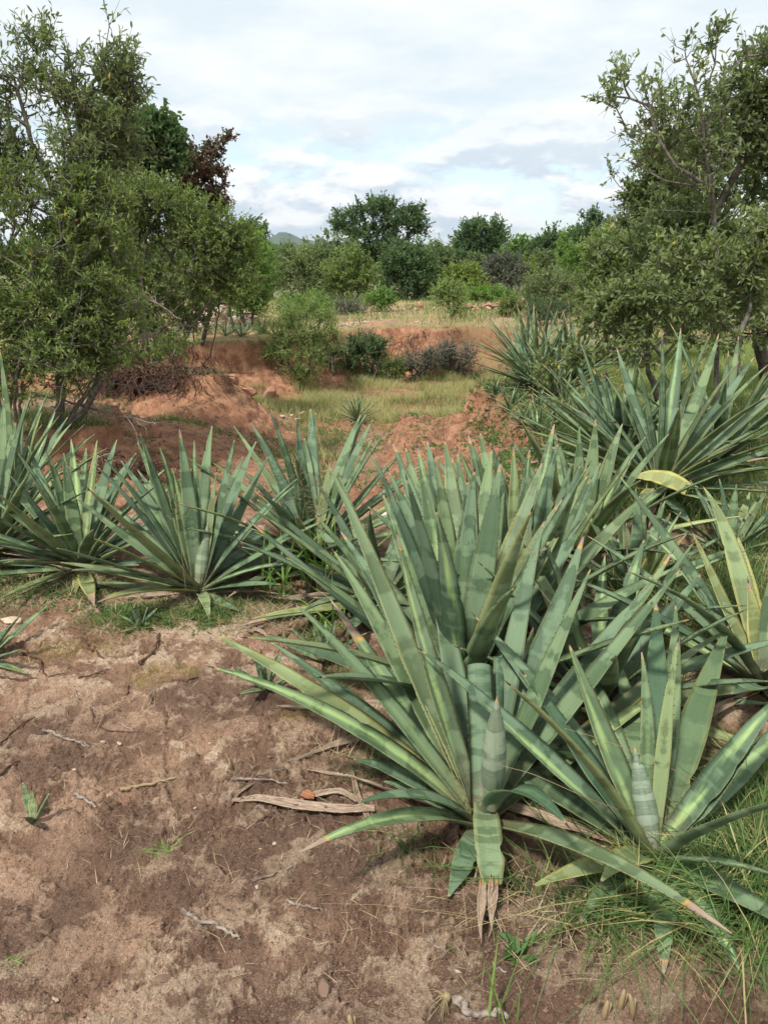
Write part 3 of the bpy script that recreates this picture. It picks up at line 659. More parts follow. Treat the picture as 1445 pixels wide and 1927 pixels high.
# ---- left row
b = gat(590, 3.72)
agave('agave of the row left of the central clump, tallest pair of leaves upright', b, .86, .078, [
    (508, 774, 'm', 1.1), (560, 787, 'm'), (584, 768, 'f', 1.1, Yd(w=1.1)), (594, 775, 'f', 1.08), (439, 800, 'f', 1.1, Yd(w=.7)), (442, 874, 'm'), (679, 779, 'f', 1.05), (689, 779, 'f', 1.1), (702, 826, 'm'), (760, 847, 'm', 1.02), (621, 870, 'm', .85),
    (510, 916, 'm', .8), (558, 973, 'n', .6, Yd(yel=.5)), (760, 958, 'm', .9), (660, 840, 'm'), (343, 950, 'n', .98, Yd(w=.85, yel=.2)), (700, 1000, 'f', .6)],
    fill=24, el=(62, 0), stem=.07, dryfill=4)
b = gat(375, 3.3)
agave('broad agave in the middle of the left row with a small grey bud', b, .80, .078, [
    (263, 813, 'm'), (258, 831, 'f'), (300, 839, 'm'), (337, 805, 'm'), (366, 826, 'm', 1., Yd(w=.7)), (400, 800, 'f'), (442, 826, 'm'), (323, 879, 'm', .85, Yd(w=1.1)), (184, 879, 'm', 1.05), (168, 921, 'n', 1.05, Yd(w=1.1)), (210, 879, 'f'), (505, 858, 'f'), (408, 887, 'm', .8, Yd(yel=.3, w=.7)), (458, 858, 'f'),
    (176, 1013, 'n', .75, Yd(yel=.35)), (134, 1073, 'n', .85, Yd(dry=.05)), (105, 1031, 'n', .98), (184, 1134, 'n', .72, Yd(yel=.6, dry=.12)), (395, 1172, 'n', .32, Yd(w=.8, yel=.3, bend=.14)), (560, 1060, 'n', .7), (530, 1100, 'n', .6), (450, 1150, 'n', .45)],
    fill=20, el=(60, 0), azr=(-10, 190), bud=(393, 980, .30, .03), stem=.07, dryfill=4)
b = gat(155, 3.62)
agave('agave second from the left edge of the row', b, .74, .073, [
    (89, 852, 'm'), (134, 824, 'f'), (184, 826, 'm'), (221, 826, 'f'), (258, 852, 'f'), (34, 852, 'm'), (53, 837, 'f'), (21, 895, 'm'), (0, 931, 'n', 1., Yd(w=1.15)), (163, 842, 'f', .95), (120, 850, 'm'), (142, 1122, 'n', .35, Yd(yel=.7, w=.7)), (-5, 1130, 'n', .8, Yd(yel=.3, w=.7)), (240, 1010, 'm', .8), (-30, 1020, 'n', .95), (5, 1060, 'n', .8)],
    fill=26, el=(62, 0), stem=.06)
b = gat(-10, 3.85)
agave('big agave cut off by the left edge of the row', b, .88, .08, [
    (58, 747, 'm'), (31, 795, 'f'), (8, 747, 'f'), (79, 774, 'm', 1.0, Yd(w=.8)), (105, 774, 'f'), (129, 784, 'f'), (66, 800, 'm'), (-30, 730, 'm'), (-60, 760, 'm'), (110, 870, 'm')],
    fill=28, el=(60, 0), stem=.06)
b = gat(30, 5.3)
agave('agave half hidden behind the left end of the row', b, .85, .07, [(0, 655, 'm', 1.1), (-20, 690, 'm', 1.), (15, 735, 'm')], fill=22, el=(75, 0), near=False, nseg=18)
b = gat(-30, 2.65)
agave('small agave tuft poking in at the left edge of the bare ground', b, .34, .034, [(14, 1180, 'm'), (28, 1195, 'm', .9), (-3, 1150, 'm', 1.05), (42, 1222, 'n', .9), (-20, 1160, 'm'), (40, 1265, 'n', .75)], fill=6, el=(50, 5), stem=.03, dryfill=1)
# ---- right, further back
b = gat(1240, 4.75)
BR = agave('huge multi-leaved agave clump under the right tree with a cut-off yellow leaf', b, 1.12, .092, [
    (1244, 617, 'm', 1., Yd(w=.8)), (1280, 617, 'f', 1.02), (1337, 627, 'm', 1.02, Yd(w=.9, yel=.15)), (1352, 627, 'f', 1.05), (1419, 671, 'f', 1.05), (1138, 705, 'm'), (1391, 679, 'm'), (1447, 741, 'm', 1.08, Yd(w=1.2)), (1087, 715, 'm'), (1061, 730, 'f', 1.05), (1159, 653, 'f'), (1355, 730, 'm'), (1200, 690, 'm'), (1460, 880, 'm', 1.05, Yd(yel=.5)), (1089, 772, 'm'), (1388, 836, 'n', .6, Yd(w=.5, yel=.5, dry=.2)), (1175, 740, 'm', .9), (1480, 780, 'f'), (1020, 860, 'm', 1., Yd(w=.8)), (1480, 930, 'n', 1.)],
    fill=30, el=(52, 2), stem=.12, nseg=22, dryfill=5)
S = at(1190, 898, 4.10); T = at(1296, 925, 3.95)
o = leaf_mesh('cut_leaf', BR, S, T, .105, bend=.16, cut=.04, yel=1.0, chan=.25, profile=([0, .25, .6, 1], [.2, .7, 1, .72]), nup=(0, -.6, .9), twist=.35); o['label'] = 'bright yellow cut leaf pointing right'
b = gat(1235, 4.6) + np.array([-.25, .5, 0])
agave('agave crowded behind the left side of the huge clump', gat(1160, 5.6), 1.0, .085, [(1130, 700, 'm'), (1165, 745, 'm'), (1066, 735, 'm'), (1110, 690, 'f')], fill=30, el=(70, 2), near=False, nseg=18)
agave('agave crowded behind the right side of the huge clump', gat(1345, 5.5), 1.1, .085, [(1300, 680, 'm'), (1440, 700, 'm'), (1370, 660, 'm')], fill=26, el=(70, 2), near=False, nseg=18)
agave('low agave with orange-tipped leaves in front of the huge right clump', gat(1195, 3.3), .55, .062, [
    (1195, 918, 'm'), (1215, 936, 'm'), (1153, 934, 'm'), (1251, 942, 'f'), (1282, 962, 'm'), (1241, 1011, 'n', .7, Yd(yel=.9, dry=.3)), (1293, 1003, 'm', 1., Yd(yel=.8, dry=.15)), (1170, 960, 'm'), (1130, 1000, 'm')], fill=16, el=(50, 2), stem=.05, dryfill=5)
agave('bright green young agave at the right edge below the huge clump', gat(1370, 3.75), .46, .055, [(1352, 900, 'm'), (1385, 910, 'm'), (1442, 926, 'm'), (1410, 925, 'f'), (1330, 950, 'm'), (1455, 960, 'm'), (1300, 985, 'n')], fill=14, el=(60, 5), stem=.04, dryfill=1)
# cluster beyond
agave('fan-shaped agave at the far right bank, leaves swept left', gat(1010, 9.0), 1.05, .06, [(885, 640, 'm'), (890, 655, 'm'), (905, 648, 'n'), (915, 665, 'n'), (925, 625, 'm'), (935, 605, 'f'), (950, 598, 'f'), (965, 605, 'm'), (900, 690, 'n')], fill=34, el=(80, 5), near=False, nseg=12, dryfill=5)
agave('upright agave at the far right bank beside the drooping branch', gat(1075, 9.2), 1.0, .06, [(1062, 598, 'm'), (1080, 600, 'f'), (1048, 597, 'f')], fill=34, el=(84, 5), near=False, nseg=12, dryfill=4)
agave('agave in the middle of the far right bank group', gat(1040, 8.4), .85, .06, fill=30, el=(80, 5), near=False, nseg=12, dryfill=2)
agave('agave growing behind the far right bank group', gat(985, 10.2), .85, .06, fill=26, el=(82, 15), near=False, nseg=12, dryfill=0)
agave('small spiky agave alone on the grassy gully floor', ghit(672, 795), .50, .035, fill=30, el=(85, 5), near=False, nseg=10, dryfill=2)
small = [(960, 772, .30, 'small agave on the crest of the red slope'), (1010, 778, .26, 'small agave sprouting between the red slope and the big clumps'), (895, 716, .28, 'lone little agave left of the far right group'),
         (985, 800, .24, 'small agave low beside the crumbling red edge'), (1032, 745, .30, 'young agave just under the far right group'), (930, 745, .2, 'tiny agave on the red soil under the far right group'), (1048, 800, .26, 'small agave against the left side of the huge clump'),
         (985, 728, .34, 'young agave directly under the fan-shaped agave'), (1062, 765, .36, 'young agave half way down the far right bank'), (1085, 795, .34, 'young agave touching the back of the huge clump'), (1100, 742, .36, 'young agave under the drooping silvery bush'), (1010, 812, .28, 'lowest small agave beside the crumbling red edge')]
for px, py, l, lb in small:
    agave(lb, ghit(px, py), l, .03, fill=18, el=(80, 10), near=False, nseg=8, dryfill=0, group='small agaves along the right bank', name='small_agave', stem=.02)
agave('little agave seedling standing alone on the bare soil', ghit(62, 1546), .13, .022, [(60, 1484, 'm', 1.), (66, 1500, 'm', .8)], fill=3, el=(60, 40), near=True, teeth=False, stem=.01, dryfill=0, nseg=12, name='agave_seedling')
agave('small agave sucker in the shade under the long left leaves', ghit(500, 1300), .16, .03, fill=9, el=(80, 20), stem=.02, dryfill=0, nseg=12, name='agave_seedling', teeth=False)
agave('pale agave sucker between the row and the foreground plant', ghit(610, 1250), .20, .03, fill=10, el=(80, 20), stem=.02, dryfill=0, nseg=12, name='agave_seedling', teeth=False)
agave('agave sucker under the middle plant of the left row', ghit(265, 1185), .12, .025, fill=8, el=(70, 15), stem=.02, dryfill=0, nseg=12, name='agave_seedling', teeth=False)
# small rosettes seen far off on the plateau
TL = ['tiny far agave before the middle of the rubble heap', 'leftmost tiny agave by the spreading bush stems', 'second tiny agave from the left, nearest to the bank lip', 'tiny agave fourth from the left before the rubble', 'tiny agave right of the rubble middle, on the bank lip', 'tiny agave last but one before the acacia bush', 'rightmost tiny agave beside the acacia bush', 'third tiny agave from the left before the rubble', 'tiny agave on the lip below the rubble middle']
p0 = agave(TL[0], gat(440, 16.2), .38, .03, fill=14, el=(80, 10), near=False, nseg=6, dryfill=0, group='tiny agaves before the rubble', name='small_agave', stem=.02)
for k, (px, y) in enumerate([(350, 16.5), (375, 15.8), (410, 16.6), (455, 15.6), (470, 16.6), (490, 16.0), (395, 16.0), (425, 15.7)]):
    c = p0.copy(); C.collection.objects.link(c); c.location = tuple(gat(px, y)); c.rotation_euler[2] = k * 1.3; s_ = random.uniform(.7, 1.15); c.scale = (s_,) * 3; c['label'] = TL[k + 1]
    for ch in p0.children:
        q = ch.copy(); C.collection.objects.link(q); q.parent = c

# ================================================================== TREES AND SHRUBS
def tree(name, label, root, blobs, limbs=(), stems=1, leaf=(.045, .02), npt=1.0, twl=.22, ntw=3, nl=8, mat='fol_olive', bark='grey_bark', rtip=.0028, step=.14, bf=.25, cat='tree', group=None, spread=.25, up=.35, bare=0., crown='crown', pw=.43, world=False, gap_scale=0., gap_thr=-.12):
    """blobs: (px, py, rx, ry, distance, count) in photo pixels -> world ellipsoids the branches grow into"""
    root = np.asarray(root, float); t = empty(name, root, label, cat, group)
    pos = []; par = []; pl = []
    for k in range(stems):
        a = k / max(1, stems) * 6.28 + random.random(); q = root + (np.array([math.cos(a), math.sin(a), 0]) * spread * random.uniform(.3, 1) if stems > 1 else 0); q[2] = H(q[0], q[1]) - .05
        pos.append(q); par.append(-1); pl.append(0.)
    for lm in limbs:
        pts = [at(*p) if len(p) == 3 and not world else np.asarray(p, float) for p in lm]
        ds = [np.linalg.norm(np.array(pos) - pts[0], axis=1)]; prev = int(np.argmin(ds[0]))
        for p in pts:
            a = pos[prev]; n = max(1, int(np.linalg.norm(p - a) / step)); lat = (rng.random(3) - .5) * .06
            for s_ in range(1, n + 1):
                f = s_ / n; q = a + (p - a) * f + lat * math.sin(f * 3.14) * min(1, np.linalg.norm(p - a)); pos.append(q); par.append(prev); pl.append(pl[prev] + np.linalg.norm(q - pos[prev])); prev = len(pos) - 1
    if stems > 2 and not world:
        for k in range(stems):
            bl = blobs[random.randrange(len(blobs))]; c = at(bl[0] + random.uniform(-.4, .4) * bl[2], bl[1] + random.uniform(-.2, .4) * bl[3], bl[4]); a = pos[k]; n = max(2, int(np.linalg.norm(c - a) / step)); prev = k; lat = (rng.random(3) - .5) * .12 * np.linalg.norm(c - a); out_ = (a - root) * .5
            for s_ in range(1, n + 1):
                f = s_ / n; q = a + (c - a) * f * .92 + (lat + out_) * math.sin(f * 3.14) + rng.normal(size=3) * .012; pos.append(q); par.append(prev); pl.append(pl[prev] + np.linalg.norm(q - pos[prev])); prev = len(pos) - 1
    A = []
    for bl in blobs:
        if world: c, rad, n = np.asarray(bl[0], float), np.asarray(bl[1], float), bl[2]
        else:
            px, py, rx, ry, y, n = bl[:6]; c = at(px, py, y); dep = y * CT + (CAMZ - c[2]) * ST; rad = np.array([rx / F * dep, (bl[6] if len(bl) > 6 else .8) * rx / F * dep, ry / F * dep])
        n = int(n * npt); v = norm(rng.normal(size=(n, 3))) * (rng.random(n) ** (1 / 2.4))[:, None]
        v *= (1 + .22 * perlin(v[:, 0] * 2.3 + c[0], v[:, 2] * 2.3 + c[2], 3))[:, None] * 1.05
        q = c + v * rad; q = q[q[:, 2] > terrain(q[:, 0], q[:, 1]) + .05]
        gs = gap_scale or .16 * float(np.mean(rad)) + .12
        gn = perlin(q[:, 0] / gs + q[:, 1] * .7 / gs, q[:, 2] / gs, 7) + perlin(q[:, 0] / gs * .5, (q[:, 2] + q[:, 1]) / gs * .5, 9)
        q = q[gn > gap_thr]; A.append(q)
    A = np.concatenate(A); A = A[np.argsort(np.linalg.norm(A - root, axis=1) + rng.random(len(A)) * .15)]
    cap = len(pos) + len(A) * 12 + 2000; PP = np.zeros((cap, 3)); PL = np.full(cap, 1e9); n0 = len(pos); PP[:n0] = pos; PL[:n0] = pl; n_ = n0; ends = []
    for p in A:
        dd = np.linalg.norm(PP[:n_] - p, axis=1) + bf * PL[:n_] + np.maximum(0, PP[:n_, 2] - p[2]) * .5
        i = int(np.argmin(dd)); a = PP[i]; dist = np.linalg.norm(p - a)
        n = max(1, min(12, int(dist / step))); lat = (rng.random(3) - .5) * .22 * dist; prev = i
        if n_ + n >= cap: break
        for s_ in range(1, n + 1):
            f = s_ / n; q = a + (p - a) * f + lat * math.sin(f * 3.14) + np.array([0, 0, .07 * dist * math.sin(f * 3.14)])
            PP[n_] = q; PL[n_] = PL[prev] + np.linalg.norm(q - PP[prev]); par.append(prev); prev = n_; n_ += 1
        ends.append(prev)
    PP = PP[:n_]; cnt = np.zeros(n_); cnt[ends] += 1
    for i in range(n_ - 1, -1, -1):
        if cnt[i] == 0: cnt[i] = .6
        if par[i] >= 0: cnt[par[i]] += cnt[i]
    rad = rtip * cnt ** pw; par = np.array(par)
    ch = np.nonzero(par >= 0)[0]; pr = par[ch]
    ra = np.minimum(rad[pr], rad[ch] * 1.35); V1, Q1 = frusta(PP[pr], PP[ch], ra, rad[ch] * .98, 6 if n_ < 2500 else 5)
    # twigs and leaves
    E = PP[ends]; G = E - PP[par[np.array(ends)]]; G = norm(G); ne = len(E); K = ntw
    cen = A.mean(0); outw = norm(E - cen)
    D = norm(np.repeat(G * .5 + outw * .5, K, 0) + rng.normal(size=(ne * K, 3)) * .75 + np.array([0, 0, up])); S = np.repeat(E, K, 0); tl = twl * rng.uniform(.5, 1.2, ne * K)
    Tn = S + D * tl[:, None]; V2, Q2 = frusta(S, Tn, np.full(ne * K, rtip * .7), np.full(ne * K, rtip * .35), 3)
    off = root
    mk('trunk', np.concatenate([V1, V2]) - off, np.concatenate([Q1, Q2 + len(V1)]), None, M[bark], t, True)
    keep = rng.random(ne * K) > bare
    S, D, tl = S[keep], D[keep], tl[keep]; m = len(S) * nl
    f = np.tile((np.arange(nl) + .6) / nl, len(S)) + rng.normal(size=m) * .05; f = np.clip(f, .05, 1)
    P = np.repeat(S, nl, 0) + np.repeat(D * tl[:, None], nl, 0) * f[:, None]
    LD = norm(np.repeat(D, nl, 0) * .55 + norm(rng.normal(size=(m, 3))) * .8 + np.array([0, 0, .12])); NN = norm(rng.normal(size=(m, 3)) * .7 + np.array([0, 0, 1.]))
    Lg = leaf[0] * rng.uniform(.6, 1.25, m); Wd = leaf[1] * rng.uniform(.7, 1.2, m)
    V, Q = leaves(P, LD, NN, Lg, Wd)
    cl = np.repeat(rng.random(len(S)), nl) * .5 + rng.random(m) * .5
    mk(crown, V - off, Q, None, M[mat], t, False, {'var': np.repeat(cl, 6)})
    return t

# -------- left side
tree('tall_tree', 'tallest slender tree at the upper left with narrow leaves against the sky', gat(115, 7.4),
     [(30, 110, 55, 70, 7.2, 70), (130, 130, 60, 60, 7.2, 90), (195, 120, 50, 50, 7.3, 80), (60, 220, 80, 80, 7.2, 110), (180, 220, 70, 70, 7.3, 120), (225, 165, 32, 50, 7.3, 50), (120, 300, 110, 50, 7.3, 120), (-60, 180, 80, 160, 7.2, 120), (0, 300, 90, 60, 7.2, 90), (215, 290, 55, 40, 7.4, 60), (120, 55, 22, 16, 7.2, 8), (190, 62, 35, 18, 7.2, 14)],
     [[(112, 600, 7.3), (118, 430, 7.3), (122, 340, 7.3), (150, 240, 7.3), (185, 130, 7.3)], [(118, 400, 7.3), (60, 270, 7.2), (20, 130, 7.2)], [(140, 280, 7.3), (120, 180, 7.2), (130, 80, 7.2)]],
     leaf=(.064, .019), twl=.20, ntw=4, nl=7, mat='fol_grey', rtip=.0035, pw=.38, gap_thr=-.08, gap_scale=.22, bare=.08)
tree('thicket_shrub', 'dense twiggy grey-stemmed shrub filling the left edge', gat(50, 6.9),
     [(30, 420, 110, 100, 6.8, 190), (110, 500, 120, 110, 6.9, 250), (10, 600, 110, 110, 6.6, 210), (180, 420, 80, 70, 7.0, 120), (190, 560, 80, 80, 7.0, 150), (70, 680, 100, 60, 6.5, 210), (170, 640, 70, 70, 6.9, 150), (0, 700, 60, 50, 6.4, 90), (120, 600, 110, 60, 6.8, 160), (-110, 500, 110, 190, 6.8, 160), (200, 370, 60, 40, 7.1, 50), (90, 360, 90, 40, 7., 80), (170, 650, 60, 40, 6.9, 50)],
     stems=16, spread=.7, pw=.36, leaf=(.047, .019), twl=.17, ntw=4, nl=8, mat='fol_olive', rtip=.0036, cat='shrub', bare=.2, gap_thr=-.14, gap_scale=.22)
tree('spreading_bush', 'wide rounded grey-green bush leaning over the left bank', gat(285, 11.2),
     [(250, 400, 90, 65, 11, 170), (330, 420, 90, 65, 11, 190), (400, 465, 70, 65, 11, 150), (300, 500, 110, 70, 11.2, 200), (430, 520, 45, 55, 11, 80), (220, 480, 80, 90, 11, 160), (190, 370, 60, 45, 11.2, 80), (340, 570, 60, 45, 11.2, 110), (250, 600, 90, 50, 11.0, 150), (440, 450, 25, 30, 11, 30), (250, 570, 80, 40, 11, 60)],
     stems=13, leaf=(.058, .024), twl=.24, ntw=5, nl=9, mat='fol_olive', rtip=.0046, cat='bush', spread=.45, pw=.36, bare=.1, gap_scale=.26, gap_thr=-.12)
tree('red_leaved_shrub', 'shrub with dark reddish-brown leaves standing against the sky', gat(380, 14.5),
     [(385, 330, 40, 45, 14, 120), (395, 385, 32, 40, 14, 90), (350, 350, 40, 40, 14, 90), (408, 290, 14, 16, 14, 22), (425, 265, 14, 6, 14, 10), (340, 300, 25, 30, 14, 50)],
     leaf=(.062, .045), twl=.2, ntw=4, nl=7, mat='fol_red', bark='dark_bark', rtip=.004, cat='shrub')
tree('broadleaf_tree', 'dark round-leaved tree between the tall tree and the reddish shrub', gat(270, 13.6),
     [(280, 250, 45, 35, 13, 160), (305, 285, 32, 40, 13, 100), (240, 270, 60, 50, 13.2, 160), (250, 330, 60, 45, 13.2, 120), (200, 250, 50, 60, 13.4, 100)],
     leaf=(.085, .06), twl=.24, ntw=4, nl=7, mat='fol_dark', bark='dark_bark', rtip=.005)
tree('bright_bush', 'fresh green bush sloping down right of the spreading bush', gat(455, 17.5),
     [(445, 480, 45, 45, 17, 140), (485, 520, 38, 45, 17, 130), (430, 555, 50, 32, 17, 110), (400, 480, 50, 60, 17.5, 100), (465, 560, 40, 30, 17, 70)],
     stems=4, leaf=(.08, .035), twl=.3, ntw=4, nl=8, mat='fol_bright', rtip=.005, cat='bush')
tree('low_shrub', 'low leafy shrub spilling over the root-covered bank', gat(270, 10.6), [(255, 665, 60, 22, 10.5, 90), (330, 655, 40, 18, 10.6, 60), (200, 660, 50, 26, 10.3, 60)], stems=4, leaf=(.05, .022), twl=.15, ntw=4, nl=7, mat='fol_olive', cat='shrub', rtip=.003)
# -------- right side
tree('leaning_tree', 'large tree at the right edge with a dark leaning trunk and bare twigs on top', gat(1442, 7.9),
     [(1400, 180, 55, 60, 7.6, 90), (1230, 400, 70, 60, 7.5, 60), (1200, 470, 70, 50, 7.3, 70), (1290, 540, 90, 50, 7.2, 100), (1450, 170, 60, 80, 7.6, 120), (1380, 280, 75, 70, 7.6, 150), (1440, 360, 80, 90, 7.6, 160), (1370, 440, 80, 60, 7.5, 150), (1425, 520, 70, 60, 7.4, 120), (1310, 480, 80, 60, 7.4, 120), (1340, 570, 90, 50, 7.2, 130), (1445, 600, 50, 50, 7., 60), (1440, 650, 40, 30, 7.2, 30), (1330, 330, 70, 60, 7.8, 60), (1270, 430, 70, 60, 7.8, 70), (1220, 480, 50, 40, 7.6, 60)],
     [[(1436, 680, 7.8), (1425, 600, 7.7), (1400, 500, 7.6), (1345, 400, 7.5), (1339, 355, 7.5)], [(1339, 355, 7.5), (1240, 305, 7.3), (1199, 187, 7.2), (1170, 150, 7.2)], [(1339, 355, 7.5), (1318, 190, 7.4), (1290, 120, 7.4)], [(1320, 240, 7.4), (1345, 110, 7.4), (1348, 55, 7.4)], [(1345, 400, 7.5), (1400, 300, 7.6), (1430, 200, 7.6)], [(1425, 600, 7.7), (1340, 605, 7.4), (1260, 620, 7.1)]],
     leaf=(.062, .028), twl=.2, ntw=4, nl=8, mat='fol_grey', bark='dark_bark', rtip=.0036, up=.3, gap_thr=.0, gap_scale=.26)
tree('bare_topped_tree', 'thin grey-twigged tree with sparse leaves reaching up and left into the sky', gat(1352, 7.2),
     [(1170, 150, 28, 22, 6.9, 16), (1140, 180, 20, 20, 6.9, 12), (1155, 205, 25, 12, 6.9, 8), (1215, 165, 18, 12, 6.9, 6), (1250, 190, 60, 50, 7.0, 40), (1290, 120, 30, 40, 7.0, 20), (1345, 90, 20, 40, 7.0, 12), (1405, 75, 25, 25, 7.1, 12), (1300, 200, 60, 60, 7.0, 60), (1230, 270, 70, 50, 7.0, 70), (1310, 300, 70, 60, 7.0, 80), (1440, 100, 20, 30, 7.1, 12), (1215, 110, 4, 12, 6.9, 2)],
     [[(1350, 640, 7.2), (1345, 480, 7.1), (1342, 400, 7.1), (1336, 352, 7.0)], [(1336, 352, 7.0), (1272, 315, 6.9), (1232, 250, 6.9), (1222, 200, 6.9), (1185, 185, 6.9), (1145, 180, 6.9)], [(1336, 352, 7.0), (1322, 250, 7.0), (1316, 190, 7.0), (1290, 110, 7.0)], [(1318, 200, 7.0), (1345, 120, 7.0), (1348, 50, 7.0)], [(1336, 352, 7.), (1250, 340, 6.9)], [(1340, 400, 7.), (1230, 395, 6.8)]],
     leaf=(.060, .024), twl=.16, ntw=3, nl=6, mat='fol_grey', bark='grey_bark', rtip=.0032, bare=.3, bf=.15, pw=.36)
tree('drooping_bush', 'pale silvery-leaved bush hanging low over the agaves at the right', gat(1330, 6.4),
     [(1300, 500, 80, 45, 6.3, 60), (1250, 560, 85, 45, 6.2, 90), (1180, 590, 60, 40, 6.2, 70), (1125, 600, 35, 28, 6.1, 16), (1095, 665, 30, 20, 6.1, 9), (1180, 645, 60, 30, 6.1, 40), (1420, 480, 50, 60, 6.2, 60), (1380, 560, 70, 50, 6.3, 70), (1040, 690, 30, 12, 6.1, 14), (1140, 560, 30, 22, 6.1, 20), (1330, 620, 70, 30, 6.2, 50)],
     stems=3, leaf=(.056, .026), twl=.15, ntw=4, nl=7, mat='fol_silver', rtip=.0028, cat='bush', bare=.08, up=.1)
tree('shade_tree', 'dark green domed tree behind the bare twigs on the right', gat(1250, 12.5),
     [(1235, 330, 80, 65, 12, 200), (1190, 400, 50, 55, 12, 130), (1290, 270, 60, 50, 12, 120), (1270, 400, 90, 70, 12.2, 180), (1165, 450, 35, 35, 12, 60), (1350, 350, 80, 90, 12.5, 150), (1215, 280, 40, 35, 12, 60)],
     leaf=(.075, .034), twl=.28, ntw=5, nl=9, mat='fol_grey', bark='dark_bark', rtip=.0048, gap_thr=0., gap_scale=.4)
tree('thicket_shrub', 'olive thicket under the dark domed tree on the right', gat(1210, 10.6),
     [(1150, 500, 65, 55, 10.3, 150), (1240, 520, 85, 60, 10.3, 190), (1200, 590, 80, 50, 10.2, 120), (1130, 560, 45, 40, 10.2, 70), (1330, 560, 80, 60, 10.4, 120), (1120, 470, 30, 30, 10.2, 30)],
     stems=6, leaf=(.055, .024), twl=.22, ntw=4, nl=8, mat='fol_olive', rtip=.0036, cat='shrub', spread=.4)

# -------- bushes in and behind the gully
def bush(label, px, base_py, top, width, y=None, mat='fol_grey', leaf=(.09, .045), n=160, bottom=None, name='bush', cat='bush', stems=3, seed=0, twl=.3, nl=8, bark='grey_bark', flat=False, root=None, ntw=4, group=None, rtip=.005, lobes=5):
    g = gat(px, y) if y else ghit(px, base_py); y = g[1]; bottom = bottom or base_py; cy = (top + bottom) / 2; hh = (bottom - top) / 2; ww = width / 2; bl = []
    rs = np.random.default_rng(seed + int(px)); st = n / lobes
    for k in range(lobes):
        a = (k + .5) / lobes * 2 - 1; ox = a * ww * .62; e = (1 - a * a * .55)
        oy = -hh * .30 * e + rs.uniform(-.1, .15) * hh
        if flat: oy = -hh * .5 + rs.uniform(-.3, .5) * hh
        bl.append((px + ox, cy + oy, ww * rs.uniform(.36, .5), hh * (rs.uniform(.5, .66) if not flat else rs.uniform(.3, .42)), y + rs.uniform(-.3, .3) * ww / F * y, st))
    if not flat: bl.append((px, cy + hh * .35, ww * .8, hh * .6, y, st * 1.6))
    return tree(name, label, g, bl, stems=stems, leaf=leaf, twl=twl, ntw=ntw, nl=nl, mat=mat, bark=bark, rtip=rtip, cat=cat, step=.14 * max(1, y / 12), group=group)
tree('acacia_bush', 'feathery light green acacia bush standing in the gully', ghit(563, 733),
     [(565, 598, 50, 22, 14.6, 70), (515, 622, 30, 24, 14.6, 44), (608, 622, 28, 30, 14.6, 44), (560, 650, 60, 26, 14.6, 90), (525, 672, 30, 18, 14.5, 34), (602, 672, 28, 18, 14.5, 34), (565, 700, 26, 12, 14.5, 24), (535, 585, 14, 12, 14.6, 9), (590, 582, 14, 10, 14.6, 9), (500, 640, 12, 8, 14.6, 5), (628, 645, 10, 10, 14.6, 5)],
     stems=1, leaf=(.034, .014), twl=.26, ntw=7, nl=16, mat='fol_feather', bark='dark_bark', rtip=.0036, cat='bush', gap_scale=.22, gap_thr=-.06, up=.5, pw=.4)
bush('dark green rounded shrub right of the acacia in the gully', 685, 715, 630, 105, None, 'fol_dark', (.06, .03), 200, twl=.2)
bush('grey-green scrub at the foot of the back bank', 790, 715, 658, 80, None, 'fol_mauve', (.045, .02), 130, twl=.2)
bush('loose grey scrub right of centre under the back bank', 855, 705, 645, 90, None, 'fol_mauve', (.045, .02), 150, twl=.22)
bush('low green scrub between the two gully shrubs', 740, 722, 672, 60, None, 'fol_olive', (.045, .02), 90, twl=.18)
bush('leafy green scrub at the left foot of the back bank', 625, 700, 640, 60, None, 'fol_grey', (.05, .022), 90, twl=.2)
bush('bright green little bush on the back plateau', 715, 592, 553, 52, 22, 'fol_bright', (.08, .04), 80)
bush('grey scrub behind the acacia bush on the plateau', 655, 605, 570, 66, 21, 'fol_mauve', (.06, .025), 90)
bush('light green bush just behind the acacia bush', 575, 610, 556, 110, 19.5, 'fol_bright', (.07, .035), 140)
bush('single-stemmed dark feathery bush by the stone wall', 850, 606, 528, 66, 19.5, 'fol_feather', (.05, .022), 170, 594, stems=1, bark='dark_bark', nl=10)
bush('bushy green shrub right of the stone wall', 1035, 605, 512, 100, 19, 'fol_grey', (.07, .035), 170)
bush('low scrub under the shrub right of the stone wall', 1030, 606, 572, 90, 17.5, 'fol_dark', (.055, .028), 100)
bush('little scrub bush standing before the stone wall', 962, 600, 568, 44, 20, 'fol_olive', (.06, .03), 60)
bush('yellow-green bush left of the grey twiggy bush', 875, 580, 495, 100, 31, 'fol_yellow', (.13, .06), 160)
bush('grey-mauve twiggy bush before the far tree line', 948, 570, 472, 92, 33, 'fol_mauve', (.11, .05), 190, twl=.35)
bush('rounded grey bush in front of the far tree line', 1027, 515, 473, 44, 42, 'fol_grey', (.13, .06), 80)
bush('light green bush at the far right of the opening', 1095, 560, 452, 90, 27, 'fol_bright', (.11, .05), 170)
bush('olive bush under the light green bush at the far right', 1100, 610, 520, 90, 20, 'fol_olive', (.07, .03), 130)
bush('small bright bush between the stone wall and the mauve bush', 905, 585, 540, 60, 27, 'fol_bright', (.1, .05), 80)
bush('small green bush right of the mauve bush', 945, 580, 545, 40, 28, 'fol_bright', (.1, .05), 60)
bush('rounded green tree left of the open-crowned tree', 615, 590, 440, 150, 31, 'fol_grey', (.14, .06), 330, name='round_tree', cat='tree', twl=.4)
bush('grey-green tree nearest to the open-crowned tree on the left', 655, 590, 475, 110, 28, 'fol_olive', (.12, .055), 210, name='round_tree', cat='tree', twl=.4)
